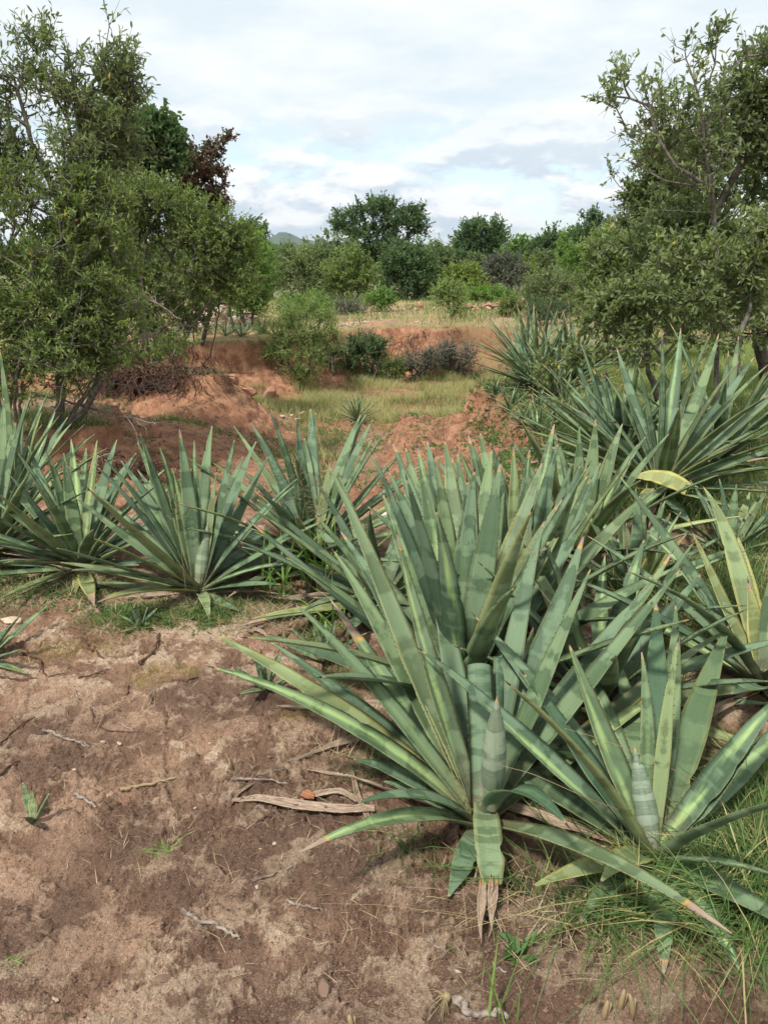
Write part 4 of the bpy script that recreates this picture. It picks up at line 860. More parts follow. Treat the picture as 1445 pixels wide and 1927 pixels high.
bush('small tree whose crown peaks right of the distant hill', 560, 590, 452, 90, 34, 'fol_grey', (.14, .06), 190, name='round_tree', cat='tree', twl=.4)
bush('dark dense tree under the open-crowned tree', 770, 590, 452, 135, 30, 'fol_dark', (.13, .06), 330, name='dense_tree', cat='tree', bark='dark_bark', twl=.4)
tree('open_crowned_tree', 'open-crowned tree with layered branches rising highest in the background', gat(725, 33),
     [(715, 395, 45, 14, 33, 50), (660, 415, 32, 14, 33, 36), (770, 405, 28, 14, 33, 36), (740, 425, 60, 16, 33, 60), (690, 440, 50, 16, 33, 50), (700, 385, 22, 8, 33, 14), (785, 430, 20, 12, 33, 16), (640, 430, 14, 10, 33, 10), (740, 470, 60, 25, 33, 60), (690, 480, 40, 25, 33, 40)],
     leaf=(.14, .06), twl=.4, ntw=6, nl=9, mat='fol_dark', bark='dark_bark', rtip=.009, step=.35)
tree('umbrella_tree', 'dark umbrella-shaped tree on the skyline right of centre', gat(905, 62),
     [(905, 435, 38, 16, 62, 80), (880, 455, 28, 14, 62, 50), (930, 455, 28, 14, 62, 50), (905, 470, 42, 16, 62, 60), (905, 490, 40, 16, 62, 40)], leaf=(.28, .14), twl=.8, ntw=5, nl=8, mat='fol_dark', bark='dark_bark', rtip=.018, step=.6)
far_ = [(480, 575, 440, 80, 26, 'fol_bright', 'fresh green tree behind the bright bush on the left'), (505, 560, 470, 60, 36, 'fol_dark', 'dark tree in the gap below the distant hill'),
        (470, 500, 415, 70, 40, 'fol_dark', 'dark tree showing above the bushes left of the hill'), (985, 540, 443, 70, 58, 'fol_bright', 'light green tree right of the umbrella tree'),
        (1030, 540, 436, 80, 56, 'fol_dark', 'dark green tree of the right tree line'), (1075, 540, 436, 70, 52, 'fol_bright', 'green tree before the dark one at the right end of the line'),
        (1115, 520, 402, 80, 44, 'fol_dark', 'dark tree standing highest at the right end of the line'), (1160, 540, 420, 90, 36, 'fol_grey', 'grey-green tree partly behind the olive thicket'),
        (855, 560, 470, 80, 60, 'fol_dark', 'dark low tree left of the umbrella tree'), (820, 550, 462, 50, 48, 'fol_grey', 'small tree right of the dense dark tree'),
        (1010, 560, 490, 60, 46, 'fol_yellow', 'yellowish bush before the right tree line'), (900, 560, 487, 60, 50, 'fol_grey', 'pale green tree below the umbrella tree'),
        (1075, 575, 490, 60, 34, 'fol_grey', 'grey-green bush before the light green bush'), (400, 580, 470, 120, 24, 'fol_grey', 'tree hidden behind the spreading bush'),
        (300, 590, 430, 150, 22, 'fol_grey', 'tree far behind the spreading bush'), (130, 600, 400, 220, 22, 'fol_olive', 'tree behind the left edge thicket')]
for px, bp, tp, wd, y, m_, lb in far_:
    bush(lb, px, bp, tp, wd, y, m_, (.0042 * y, .002 * y), 170 if wd < 110 else 260, name='background_tree', cat='tree', twl=.012 * y, ntw=5, group='trees of the far tree line', rtip=.0003 * y)
bush('tree closing the view behind the leaning tree', 1400, 620, 420, 180, 16, 'fol_olive', (.08, .035), 300, name='background_tree', cat='tree')

# far wooded plain: one mass
def woodland():
    n = 9000; a = rng.uniform(-R(36), R(36), n); r = 95 * (1500 / 95) ** rng.random(n); x, y = r * np.sin(a), r * np.cos(a)
    g = -3.2 + 0 * x; k = 26; P = []; L = []
    hgt = rng.uniform(2.4, 4.6, n) * (1 + .5 * fbm(x, y, 90, 2, 7)); wd = rng.uniform(2, 4.5, n) * (r / 300 + .8)
    v = norm(rng.normal(size=(n, k, 3))); v[..., 2] = np.abs(v[..., 2]); c = np.stack([x, y, g], 1)
    P = (c[:, None] + v * np.stack([wd, wd, hgt], 1)[:, None]).reshape(-1, 3); L = np.repeat(wd * .24, k) * rng.uniform(.6, 1.3, n * k)
    V, Q = leaves(P, norm(rng.normal(size=P.shape)), norm(rng.normal(size=P.shape) + [0, -.4, 1.]), L, L * .8)
    o = mk('far_woodland', V, Q, None, M['fol_dark'], None, False, {'var': np.repeat(np.repeat(rng.random(n), k) * .6 + rng.random(n * k) * .4, 6)})
    tag(o, 'dark wooded plain reaching to the horizon below the hill', 'woodland', kind='stuff')
woodland()

# ================================================================== GRASS AND GROUND COVER
def scatter(n, xr, yr, dens):
    x = rng.uniform(*xr, n); y = rng.uniform(*yr, n); k = rng.random(n) < dens(x, y); x, y = x[k], y[k]
    return np.stack([x, y, terrain(x, y) - .004], 1)
def grass(name, label, P, h, w_, lean, mat, cat='grass', droop=.4, az=None):
    n = len(P); sc = np.clip(rng.normal(1, .28, n), .3, 1.7) 
    V, Q, T, var = blades(P, h * sc, w_ * rng.uniform(.7, 1.3, n), np.clip(rng.normal(lean, lean * .5, n), 0, 1.6), rng.uniform(0, 6.28, n) if az is None else az, rng.random(n), droop)
    o = mk(name, V, Q, T, M[mat], None, False, {'var': var}); return tag(o, label, cat, kind='stuff')
def dsd(x, y): return sdf(x, y)
def inv(x, y, r): return np.clip(r, 0, 1)
grass('gully_grass', 'tall straw and yellow-green grass on the gully floor', scatter(200000, (-4.5, 3.2), (7.5, 17.5),
      lambda x, y: (dsd(x, y) > .55) * sstep(-.1, .5, fbm(x, y, 1.3, 3, 201) + .30 * sstep(10, 13, y) - .35 * (1 - sstep(8.5, 11, y)) - .7 * sstep(-.8, -.3, x) * (1 - sstep(10.2, 11.5, y)) - .35 * sstep(.2, -.2, fbm(x, y, .7, 3, 207))) * (1 - .6 * (1 - sstep(8, 10.5, y)) * (x < -1.0))), .17, .0045, .35, 'grass_dry')
grass('gully_green_grass', 'soft green grass among the straw on the gully floor', scatter(80000, (-4, 3.2), (8, 17.5), lambda x, y: (dsd(x, y) > .5) * sstep(.12, .45, fbm(x, y, 1.0, 3, 211) + .25 * sstep(11, 13.5, y))), .13, .004, .4, 'grass_green')
grass('plateau_grass', 'pale green grass on the plateau behind the gully', scatter(240000, (-14, 16), (12, 34), lambda x, y: (dsd(x, y) < -.25) * sstep(-.25, .3, fbm(x, y, 2.1, 3, 221)) * (14 / y) ** 1.0), .11, .010, .4, 'grass_dry')
grass('far_grass', 'greenish grass between the far bushes', scatter(90000, (-16, 18), (15, 45), lambda x, y: (dsd(x, y) < -.6) * sstep(-.1, .3, fbm(x, y, 2.6, 3, 222))), .20, .014, .4, 'grass_green')
grass('meadow_grass', 'light green grass under the right-hand trees', scatter(150000, (1.9, 8), (4.6, 13), lambda x, y: (dsd(x, y) < -.35) * .8), .12, .006, .5, 'grass_meadow')
grass('right_bank_grass', 'green grass between the agaves on the right', scatter(60000, (1.0, 4.2), (2.3, 7.5), lambda x, y: (dsd(x, y) < -.1) * sstep(-.2, .3, fbm(x, y, .8, 2, 230)) * .8), .16, .005, .55, 'grass_green')
grass('bank_top_grass', 'short green grass on top of the left bank', scatter(70000, (-5.5, -1.9), (6.6, 10.2), lambda x, y: (dsd(x, y) < .0) * sstep(-.1, .35, fbm(x, y, .9, 2, 231)) * .8), .08, .004, .5, 'grass_green')
def pixcloud(blobs):
    P = []
    for px, py, rx, ry, n in blobs:
        a = rng.normal(size=(n, 2)) * .5; qx = px + a[:, 0] * rx; qy = np.maximum(py + a[:, 1] * ry, 700)
        d = np.stack([(qx - CX) / F, CT - (qy - CY) / F * ST, -ST - (qy - CY) / F * CT], 1); t = (0 - CAMZ) / d[:, 2]; x, y = d[:, 0] * t, d[:, 1] * t
        P.append(np.stack([x, y, terrain(x, y) - .003], 1))
    return np.concatenate(P)
# long lush blades round the front-right plants
lush = pixcloud([(1120, 1710, 80, 40, 70), (1200, 1740, 90, 50, 110), (1330, 1750, 110, 50, 130), (1425, 1680, 75, 120, 950), (1440, 1560, 60, 120, 800), (1180, 1745, 120, 25, 160), (1330, 1700, 80, 50, 160), (1400, 1840, 80, 50, 50), (1000, 1680, 60, 20, 25)])
grass('lush_grass', 'long arching green grass around the front right agave', lush, .17, .0040, .8, 'grass_green', droop=.75)
lush2 = pixcloud([(1400, 1100, 80, 60, 900), (1300, 1150, 80, 60, 500), (1180, 1110, 70, 40, 400), (1440, 1000, 60, 40, 500), (1250, 1230, 60, 40, 200)])
grass('shaded_grass', 'green grass between the right-hand agaves', lush2, .17, .004, .6, 'grass_green', droop=.6)
row = pixcloud([(300, 1165, 120, 25, 900), (420, 1160, 60, 30, 600), (520, 1130, 60, 40, 500), (100, 1100, 120, 40, 700), (600, 1200, 60, 60, 500), (230, 1185, 80, 20, 400), (20, 1130, 60, 40, 300), (640, 1290, 60, 60, 260), (700, 1440, 40, 60, 160), (760, 1590, 60, 20, 60), (840, 1640, 60, 20, 50)])
grass('row_grass', 'fine short grass at the feet of the agave row', row, .055, .0025, .8, 'grass_green', droop=.8)
grass('row_straw', 'dry straw litter at the feet of the agave row', pixcloud([(100, 1110, 150, 40, 700), (300, 1150, 120, 30, 400), (520, 1180, 70, 40, 300), (1000, 1700, 150, 60, 150), (1200, 1800, 250, 50, 240), (640, 1440, 40, 50, 80)]), .05, .002, 2.0, 'straw', 'straw', .2)
def herbs(name, label, P, size, mat, kleaf=7):
    n = len(P); m = n * kleaf; S = np.repeat(P, kleaf, 0); a = rng.uniform(0, 6.28, m); e = rng.uniform(.1, 1.1, m)
    D = np.stack([np.cos(a) * np.cos(e), np.sin(a) * np.cos(e), np.sin(e)], 1); S = S + D * (rng.random(m) * size * .8)[:, None]; Nn = norm(np.stack([0 * a, 0 * a, 0 * a + 1.], 1) + rng.normal(size=(m, 3)) * .3)
    L = size * rng.uniform(.5, 1.1, m); V, Q = leaves(S, D, Nn, L, L * .5)
    o = mk(name, V, Q, None, M[mat], None, False, {'var': np.repeat(rng.random(m), 6)}); return tag(o, label, 'weeds', kind='stuff')
herbs('row_weeds', 'small leafy weeds under the agave row', pixcloud([(270, 1160, 90, 22, 300), (120, 1110, 120, 30, 260), (400, 1160, 50, 22, 120), (30, 1080, 80, 30, 120), (600, 1170, 40, 40, 60)]), .022, 'herb')
herbs('gully_weeds', 'low green weeds scattered over the red gully soil', scatter(16000, (-4.5, 2.2), (5.2, 13), lambda x, y: (dsd(x, y) > -.1) * sstep(-.15, .3, fbm(x, y, .8, 3, 240))), .028, 'herb')
herbs('bank_weeds', 'green weeds on the crest of the red slope', scatter(6000, (.8, 2.4), (5, 10.5), lambda x, y: (dsd(x, y) < .25) * .8), .035, 'herb')
herbs('front_weeds', 'broad-leaved weeds among the front right grass', pixcloud([(1330, 1740, 60, 30, 30), (1400, 1760, 50, 30, 20), (970, 1810, 20, 10, 5)]), .035, 'herb', 6)
grass('far_bank_fringe', 'grass fringe along the lip of the gully banks', scatter(120000, (-5, 4), (9, 19), lambda x, y: (np.abs(dsd(x, y) + .12) < .22) * .7), .09, .005, .5, 'grass_dry')

# ================================================================== STONES, STICKS, LITTER
def rock_mesh(k, seed, sub=3, flat=.6, sharp=.35):
    bm = bmesh.new(); bmesh.ops.create_icosphere(bm, subdivisions=sub, radius=1); rs = np.random.default_rng(seed)
    pl = norm(rs.normal(size=(13, 3))); off = rs.uniform(.38, .82, 13)
    for v in bm.verts:
        p = np.array(v.co); 
        for n_, o_ in zip(pl, off):
            s_ = p @ n_ - o_
            if s_ > 0: p = p - n_ * s_ * .98
        p = p * (1 + .07 * float(perlin(np.array([p[0] * 2.5 + seed]), np.array([p[1] * 2.5 + p[2] * 2.5]))[0])); v.co = (p[0], p[1] * .8, p[2] * flat)
    me = bpy.data.meshes.new('stone'); bm.to_mesh(me); bm.free(); me.materials.append(M[k]); me.polygons.foreach_set('use_smooth', [False] * len(me.polygons)); return me
RM = {k: [rock_mesh(k, s_ + i * 10, 2 if k != 'clod' else 2) for s_ in range(5)] for i, k in enumerate(('pale_stone', 'white_stone', 'red_stone', 'clod'))}
def rock(p, size, k, label, group=None, name='stone', zs=1.):
    o = bpy.data.objects.new(name, random.choice(RM[k])); C.collection.objects.link(o)
    o.location = (p[0], p[1], p[2] + size * .25 * zs); o.scale = (size * random.uniform(.8, 1.3), size * random.uniform(.8, 1.2), size * random.uniform(.7, 1.1) * zs)
    o.rotation_euler = (random.uniform(-.3, .3), random.uniform(-.3, .3), random.uniform(0, 6.28)); return tag(o, label, 'stone', group)
for i in range(70):
    px = random.uniform(335, 490); y = random.uniform(17.6, 19.6); p = gat(px, y)
    rock(p + [0, 0, random.uniform(.02, .34) * (1 - abs(px - 420) / 90) if abs(px - 420) < 90 else 0], random.uniform(.07, .19), random.choice(['white_stone', 'white_stone', 'pale_stone', 'red_stone']), 'broken pale stone in the rubble heap behind the left bank', 'broken stones of the rubble heap', 'rubble_stone')
for i in range(14): rock(gat(random.uniform(195, 300), random.uniform(17.2, 19)), random.uniform(.08, .16), random.choice(['white_stone', 'pale_stone']), 'pale stone glimpsed behind the stems of the spreading bush', 'stones behind the spreading bush', 'rubble_stone')
for i in range(80):
    px = random.uniform(868, 985) if i < 60 else random.uniform(770, 868); rock(gat(px, 22.5 + random.uniform(-.35, .35)) + [0, 0, random.uniform(0, .14) if i < 60 else 0], random.uniform(.06, .14), random.choice(['red_stone', 'red_stone', 'pale_stone']), 'reddish stone in the low wall on the back plateau', 'stones of the low wall', 'wall_stone')
for px, py, s_, lb in [(556, 770, .10, 'flat pale stone, uppermost of the pile below the acacia bush'), (532, 786, .085, 'small tan stone left of the flat pale stone in the gully'), (570, 782, .12, 'largest pale stone of the gully pile'), (585, 777, .07, 'pale stone at the right end of the gully pile'), (549, 783, .06, 'little stone in the middle of the gully pile'), (560, 790, .06, 'small low stone in front of the gully pile')]:
    rock(ghit(px, py), s_, 'white_stone', lb, zs=.7)
rock(ghit(507, 748), .22, 'red_stone', 'large reddish boulder at the foot of the left bank', name='boulder'); rock(ghit(470, 745), .18, 'red_stone', 'reddish boulder left of the large one', name='boulder')
rock(ghit(440, 722), .14, 'red_stone', 'reddish rock under the root-covered bank', name='boulder')
o = rock(gat(795, 23.3), .28, 'red_stone', 'dark rounded boulder on the back plateau', name='boulder')
rock(gat(727, 4.35), .085, 'white_stone', 'white rock seen between the agave leaves beyond the row'); rock(gat(745, 3.9), .05, 'white_stone', 'smaller white rock between the agave leaves')
rock(gat(20, 3.0), .055, 'pale_stone', 'tan stone at the left edge beneath the agave row')
for px, py, s_, lb in [(395, 1400, .012, 0), (516, 1588, .012, 'small white pebble right of the yellow grass tuft'), (100, 1882, .016, 'pale pebble near the bottom left corner'), (195, 1402, .016, 'flat pale pebble by the forked twig'), (225, 1404, .013, 'brown pebble beside the flat pale pebble'), (140, 1452, .010, 'tiny pale pebble left of the long straw stem'),
                       (490, 1600, .007, 'tiny brown pebble right of the yellow grass tuft'), (368, 1526, .007, 'tiny pale crumb below the straw stem'), (862, 1832, .010, 'round brown pebble under the hanging dry leaf'), (484, 1670, .012, 'white crumb at the end of the diagonal twig')]:
    rock(ghit(px, py), s_ * .85, 'pale_stone', lb or 'pale pebble on the crusted soil in the middle', name='pebble', zs=.55)
rock(ghit(615, 1865), .03, 'clod', 'lump of dark soil near the bottom edge', name='soil_lump'); rock(ghit(305, 1845), .018, 'clod', 'small lump of soil at the lower left', name='soil_lump')
grass('ground_litter', 'bits of straw and dry stem strewn on the bare soil', pixcloud([(300, 1500, 420, 300, 420), (600, 1700, 400, 200, 330), (900, 1780, 300, 120, 260), (200, 1300, 300, 100, 260), (560, 1440, 160, 120, 160)]), .022, .0014, 3.2, 'straw', 'litter', .1)
def clods():
    P = np.concatenate([pixcloud([(150, 1850, 200, 90, 260), (600, 1830, 160, 70, 420), (800, 1830, 250, 90, 420), (900, 1700, 160, 90, 300), (560, 1420, 120, 60, 260), (1200, 1880, 250, 60, 300), (760, 1600, 150, 60, 260), (300, 1450, 300, 120, 260), (350, 1500, 500, 350, 2600), (800, 1780, 600, 180, 1800), (60, 1860, 160, 80, 500), (620, 1880, 200, 60, 600)]), scatter(14000, (-4.5, 2.5), (5.2, 16.5), lambda x, y: (dsd(x, y) > -.15) * np.where(dsd(x, y) < 1.3, .9, .25))])
    n = len(P); th = norm(rng.normal(size=(8, 3)))
    base = np.array([[1, 0, 0], [-1, 0, 0], [0, 1, 0], [0, -1, 0], [0, 0, 1], [0, 0, -1.]]); F8 = np.array([[0, 2, 4], [2, 1, 4], [1, 3, 4], [3, 0, 4], [2, 0, 5], [1, 2, 5], [3, 1, 5], [0, 3, 5]])
    r = .0014 * rng.uniform(.8, 2.6, n) * np.where(P[:, 1] > 4, 5, 1) * (1 + 1.5 * (rng.random(n) > .96)); V = P[:, None] + (base[None] * r[:, None, None]) * rng.uniform(.6, 1.3, (n, 6, 3)) + np.array([0, 0, .003])
    T = (np.arange(n)[:, None, None] * 6 + F8[None]).reshape(-1, 3); o = mk('soil_crumbs', V.reshape(-1, 3), None, T, M['clod'], None, False); tag(o, 'loose crumbs of soil over the bare ground', 'soil', kind='stuff')
clods()
def stick(pts, r, label, mat='stick', name='twig', forks=(), cat='twig', taper=.5, lift=None, group=None):
    bf_ = Buf(); r *= 1.35
    def line(pts, r):
        G = [ghit(*p) for p in pts]; P = []
        for a, b_ in zip(G[:-1], G[1:]):
            for f in np.linspace(0, 1, 12)[:-1]: P.append(a + (b_ - a) * f)
        P.append(G[-1]); P = np.array(P)
        tq = np.arange(len(P)) * .17 + random.random() * 50; P[:, :2] += np.stack([perlin(tq, tq * 0 + .5, 1), perlin(tq, tq * 0 + .5, 2)], 1) * r * 2.6
        g = terrain(P[:, 0], P[:, 1]); q = np.linspace(0, 1, len(P)); cf = np.polyfit(q, g, 2 if len(P) > 20 else 1); z = np.polyval(cf, q); P[:, 2] = z + np.percentile(g - z, 88) + r * .35
        bf_.tube(P, np.linspace(r, r * taper, len(P)) * (1 + .35 * perlin(tq * 2.2, tq * 0 + .2, 4)) * np.where(rng.random(len(P)) > .93, 1.35, 1), 7)
    line(pts, r)
    for f in forks: line(f, r * .55)
    cen = bf_.V[0].mean(0); bf_.V = [v - cen for v in bf_.V]; o = bf_.build(name, M[mat]); o.location = tuple(cen); return tag(o, label, cat, group)
Z4 = lambda *p: [(x / 2.007, 1150 + y / 2.007) for x, y in p]
stick(Z4((165, 462), (215, 470), (260, 488), (300, 512), (335, 528)), .0038, 'pale bent twig lying left of the middle of the bare ground', forks=[Z4((300, 512), (322, 510), (342, 522))])
stick(Z4((275, 708), (320, 722), (372, 745)), .0045, 'short pale stick near the agave seedling')
stick(Z4((455, 690), (520, 668), (600, 645), (665, 632)), .0042, 'long flat straw-coloured stem on the bare ground', mat='straw', name='straw', cat='straw')
stick(Z4((345, 375), (360, 425), (400, 460), (470, 466), (515, 468)), .0022, 'thin reddish curved twig', mat='root')
stick(Z4((700, 1150), (760, 1185), (830, 1205), (880, 1235), (912, 1258)), .0042, 'knobbly brown stick near the bottom centre', forks=[Z4((880, 1235), (900, 1240), (915, 1252))])
stick(Z4((955, 1035), (1000, 1018), (1060, 988), (1110, 972)), .0026, 'thin grey diagonal twig left of the foreground plant')
stick(Z4((1085, 1103), (1140, 1118), (1180, 1134), (1222, 1135)), .0030, 'short dark twig in the lower middle')
stick(Z4((0, 512), (50, 460), (90, 435), (137, 420)), .0032, 'dark twig crossing the left edge', mat='root')
stick(Z4((0, 625), (35, 600), (78, 572)), .0032, 'small dark twig at the left edge below the crossing twig', mat='root')
stick(Z4((80, 150), (150, 185), (165, 240), (185, 255), (250, 240)), .0030, 'forked brown twig at the top left of the bare soil', mat='root', forks=[Z4((155, 190), (160, 220), (150, 240))])
stick(Z4((0, 262), (60, 270), (140, 272)), .0032, 'dark twig lying beside the small agave tuft', mat='root')
stick(Z4((300, 262), (350, 240), (412, 222)), .0026, 'dark twig under the moss patch', mat='root')
stick(Z4((312, 105), (330, 140), (365, 162), (392, 185)), .004, 'dark gnarled twig at the edge of the grass', mat='root')
stick(Z4((520, 215), (560, 180), (598, 140), (605, 100)), .006, 'thick dark root-like stick by the grass edge', mat='root')
stick(Z4((655, 265), (700, 268), (750, 255)), .003, 'short dark twig beside the long leaf tip', mat='root')
stick(Z4((875, 650), (960, 648), (1030, 655), (1090, 660)), .003, 'pale flattened stem above the withered leaf', forks=[Z4((930, 645), (1000, 625), (1075, 600))])
stick(Z4((450, 430), (480, 445), (510, 458)), .0025, 'short pale twig by the reddish curved twig')
stick(Z4((288, 308), (300, 335)), .003, 'tiny upright-lying twig below the moss')
stick(Z4((480, 318), (490, 288)), .003, 'tiny dark twig near the crack', mat='root')
stick(Z4((965, 808), (1000, 792), (1025, 780)), .0022, 'thin dark twig under the withered leaf', mat='root')
Z1 = lambda *p: [(500 + x / 1.529, 1100 + y / 1.529) for x, y in p]
stick(Z1((470, 1012), (490, 1045), (520, 1058)), .002, 'short grey twig below the foreground agave', forks=[])
stick(Z1((540, 1200), (590, 1235), (650, 1255), (700, 1250)), .0065, 'pale broken stem at the bottom edge', forks=[Z1((540, 1200), (600, 1250), (625, 1262))])
stick(Z1((650, 1085), (665, 1110), (690, 1128)), .0025, 'small brown stick right of the hanging dry leaf')
# roots sprouting from the broken stem
def root_tuft():
    o0 = ghit(838, 1890) + [0, 0, .012]; bf_ = Buf()
    for i in range(16):
        a = random.uniform(2.2, 5.6); l = random.uniform(.02, .055); p = [o0 + np.array([math.cos(a) * l * f, math.sin(a) * l * f, .012 * math.sin(f * 3.1) - .012 * f]) for f in np.linspace(0, 1, 6)]
        bf_.tube(p, np.linspace(.0012, .0005, 6), 5)
    bf_.tube([o0 + [0, 0, -.012], o0 + [.004, 0, .01]], [.012, .007], 8)
    c = bf_.V[0].mean(0); bf_.V = [v - c for v in bf_.V]; o = bf_.build('dry_root_tuft', M['straw']); o.location = tuple(c); tag(o, 'dried tuft of pale roots at the bottom edge', 'roots')
root_tuft()
# cut pale stubs at the bottom edge
for px, py, h, lb in [(1165, 1900, .05, 'pale cut stub, left one at the bottom edge under the right agave'), (1190, 1915, .06, 'pale cut stub, tallest at the bottom edge'), (1135, 1915, .045, 'short pale cut stub at the bottom edge'), (662, 1935, .03, 'small pale stub poking in at the bottom edge')]:
    p = ghit(px, py); bf_ = Buf(); a = random.uniform(-.01, .01)
    bf_.tube([(0, 0, -.02), (a * .4, 0, h * .4), (a, 0, h * .8), (a * 1.4, .002, h)], [.0075, .006, .005, .0022], 7); bf_.tube([(.006, .004, -.02), (.01 + a, .004, h * .75)], [.004, .002], 6)
    o = bf_.build('cut_stub', M['straw']); o.location = tuple(p); tag(o, lb, 'stub')
# withered agave leaf lying on the soil, folded
def withered(pts, W, label, n=40):
    G = np.array([ghit(*p) for p in pts]); s_ = np.linspace(0, len(G) - 1, n); P = np.stack([np.interp(s_, np.arange(len(G)), G[:, k]) for k in range(3)], 1)
    for k in range(2): P[1:-1] = (P[:-2] + P[1:-1] * 2 + P[2:]) / 4
    g = terrain(P[:, 0], P[:, 1]); q = np.linspace(0, 1, n); z = np.polyval(np.polyfit(q, g, 3), q); P[:, 2] = z + np.percentile(g - z, 75) + .004 + .003 * np.sin(s_ * 1.3); tg = norm(np.gradient(P, axis=0)); sd = norm(np.cross(tg, [0, 0, 1.])); t = np.linspace(0, 1, n)
    wp = W * np.interp(t, [0, .1, .5, .9, 1], [.55, .8, 1, .45, .12]); u = np.linspace(-1, 1, 13)
    z = (.45 * np.abs(u)[None] * wp[:, None] + .0035 * np.sin(u * 9 + 1)[None] + .003 * perlin(t[:, None] * 30, u[None] * 3, 4))
    top = P[:, None] + sd[:, None] * (u[None] * wp[:, None] * .5)[..., None]; top[..., 2] += z
    bot = top[:, ::-1] - np.array([0, 0, .0025]); ring = np.concatenate([top, bot], 1); k = ring.shape[1]; c = P.mean(0)
    i = np.arange(n - 1)[:, None] * k; j = np.arange(k)[None]; jj = (j + 1) % k
    UV = np.stack(np.broadcast_arrays(np.concatenate([u, u[::-1]])[None] * .4 + .5, t[:, None]), -1).reshape(-1, 2)
    o = mk('withered_leaf', ring.reshape(-1, 3) - c, np.stack([i + j, i + jj, i + k + jj, i + k + j], -1).reshape(-1, 4), None, None, None, True, dict(dry=np.ones(n * k), yel=np.zeros(n * k)), UV, [M['agave']])
    o.location = tuple(c); tag(o, label, 'leaf'); return o
withered([(705, 1530), (640, 1534), (560, 1527), (490, 1515), (438, 1517)], .038, 'long withered brown agave leaf lying left of the foreground plant')
withered([(672, 1515), (640, 1500), (600, 1503), (565, 1508), (520, 1516)], .022, 'shredded narrow dry leaf behind the long withered one')
withered([(700, 1560), (672, 1500), (658, 1445)], .018, 'dry grey leaf strip curving up beside the foreground plant')
withered([(436, 1520), (450, 1500), (470, 1488), (478, 1478)], .010, 'thin dry strip at the folded end of the withered leaf')
withered([(500, 1200), (480, 1190), (465, 1192)], .02, 'brown dry leaf end under the left row')
withered([(555, 1140), (520, 1165), (480, 1192)], .03, 'brown dry leaf hanging from the row towards the bare soil')
def curled():
    p = ghit(578, 1510) + [0, 0, .012]; g = np.linspace(-1, 1, 9); U, Vv = np.meshgrid(g, g); msk = (1 - Vv**2) ** .5
    X = U * .014 * msk; Y = Vv * .024; Z = .020 * np.abs(U) ** 1.5 * msk + .008 * Vv**2 + .002 * np.sin(U * 7 + Vv * 5); V = np.stack([X * 1.2, Y, Z], -1)
    ra = 1.1; V = np.stack([V[..., 0] * math.cos(ra) - V[..., 1] * math.sin(ra), V[..., 0] * math.sin(ra) + V[..., 1] * math.cos(ra), V[..., 2]], -1).reshape(-1, 3)
    i = np.arange(8)[:, None] * 9; j = np.arange(8)[None]; o = mk('dead_leaf', V, np.stack([i + j, i + j + 1, i + 10 + j, i + 9 + j], -1).reshape(-1, 4), None, M['brown_leaf']); o.location = tuple(p)
    m_ = o.modifiers.new('s', 'SOLIDIFY'); m_.thickness = .0008; tag(o, 'curled orange-brown dead leaf on the withered agave leaf', 'leaf')
curled()
def tuft(px, py, n, h, w_, lean, mat, label, name='grass_tuft', spread=.01, droop=.5):
    p = ghit(px, py); P = np.stack([rng.normal(0, spread, n), rng.normal(0, spread, n), np.zeros(n)], 1)
    V, Q, T, var = blades(P, h * rng.uniform(.5, 1.2, n), np.full(n, w_), np.abs(rng.normal(lean, lean * .5, n)), rng.uniform(0, 6.28, n), rng.random(n), droop)
    o = mk(name, V, Q, T, M[mat], None, False, {'var': var}); o.location = tuple(p); tag(o, label, 'grass tuft')
tuft(312, 1602, 34, .045, .0016, 1.0, 'grass_fresh', 'small yellow-green grass tuft in the middle of the bare soil')
tuft(36, 1815, 12, .03, .003, .8, 'grass_fresh', 'tiny bright green sprout at the lower left edge')
tuft(945, 1925, 5, .20, .006, .15, 'grass_fresh', 'two bright grass blades standing at the bottom edge', spread=.012, droop=.2)
tuft(925, 1900, 3, .26, .0045, .12, 'grass_fresh', 'tall thin grass stalks before the hanging dry leaf', spread=.01, droop=.1)
tuft(260, 1392, 9, .05, .0009, .5, 'straw', 'wispy dry grass tuft left of the crack')
tuft(420, 1398, 6, .02, .0018, .8, 'grass_fresh', 'tiny green sprout right of the crack')
tuft(850, 1795, 10, .035, .002, .8, 'grass_green', 'little green tuft left of the hanging dry leaf')
tuft(530, 1110, 16, .32, .012, .35, 'grass_fresh', 'broad-bladed wild grass growing between the row and the foreground plant', spread=.05)
tuft(610, 1100, 22, .42, .011, .35, 'grass_fresh', 'tall broad-bladed grass arching in front of the fourth row agave', spread=.07, droop=.8)
tuft(650, 1180, 16, .30, .010, .4, 'grass_fresh', 'broad grass blades beside the long left leaves of the central clump', spread=.05, droop=.8)
tuft(735, 1440, 14, .22, .004, .5, 'grass_green', 'green grass tuft at the left foot of the foreground plant', spread=.03, droop=.7)
tuft(760, 1600, 12, .11, .003, .7, 'grass_green', 'small green grass tuft in front of the foreground plant', spread=.03)
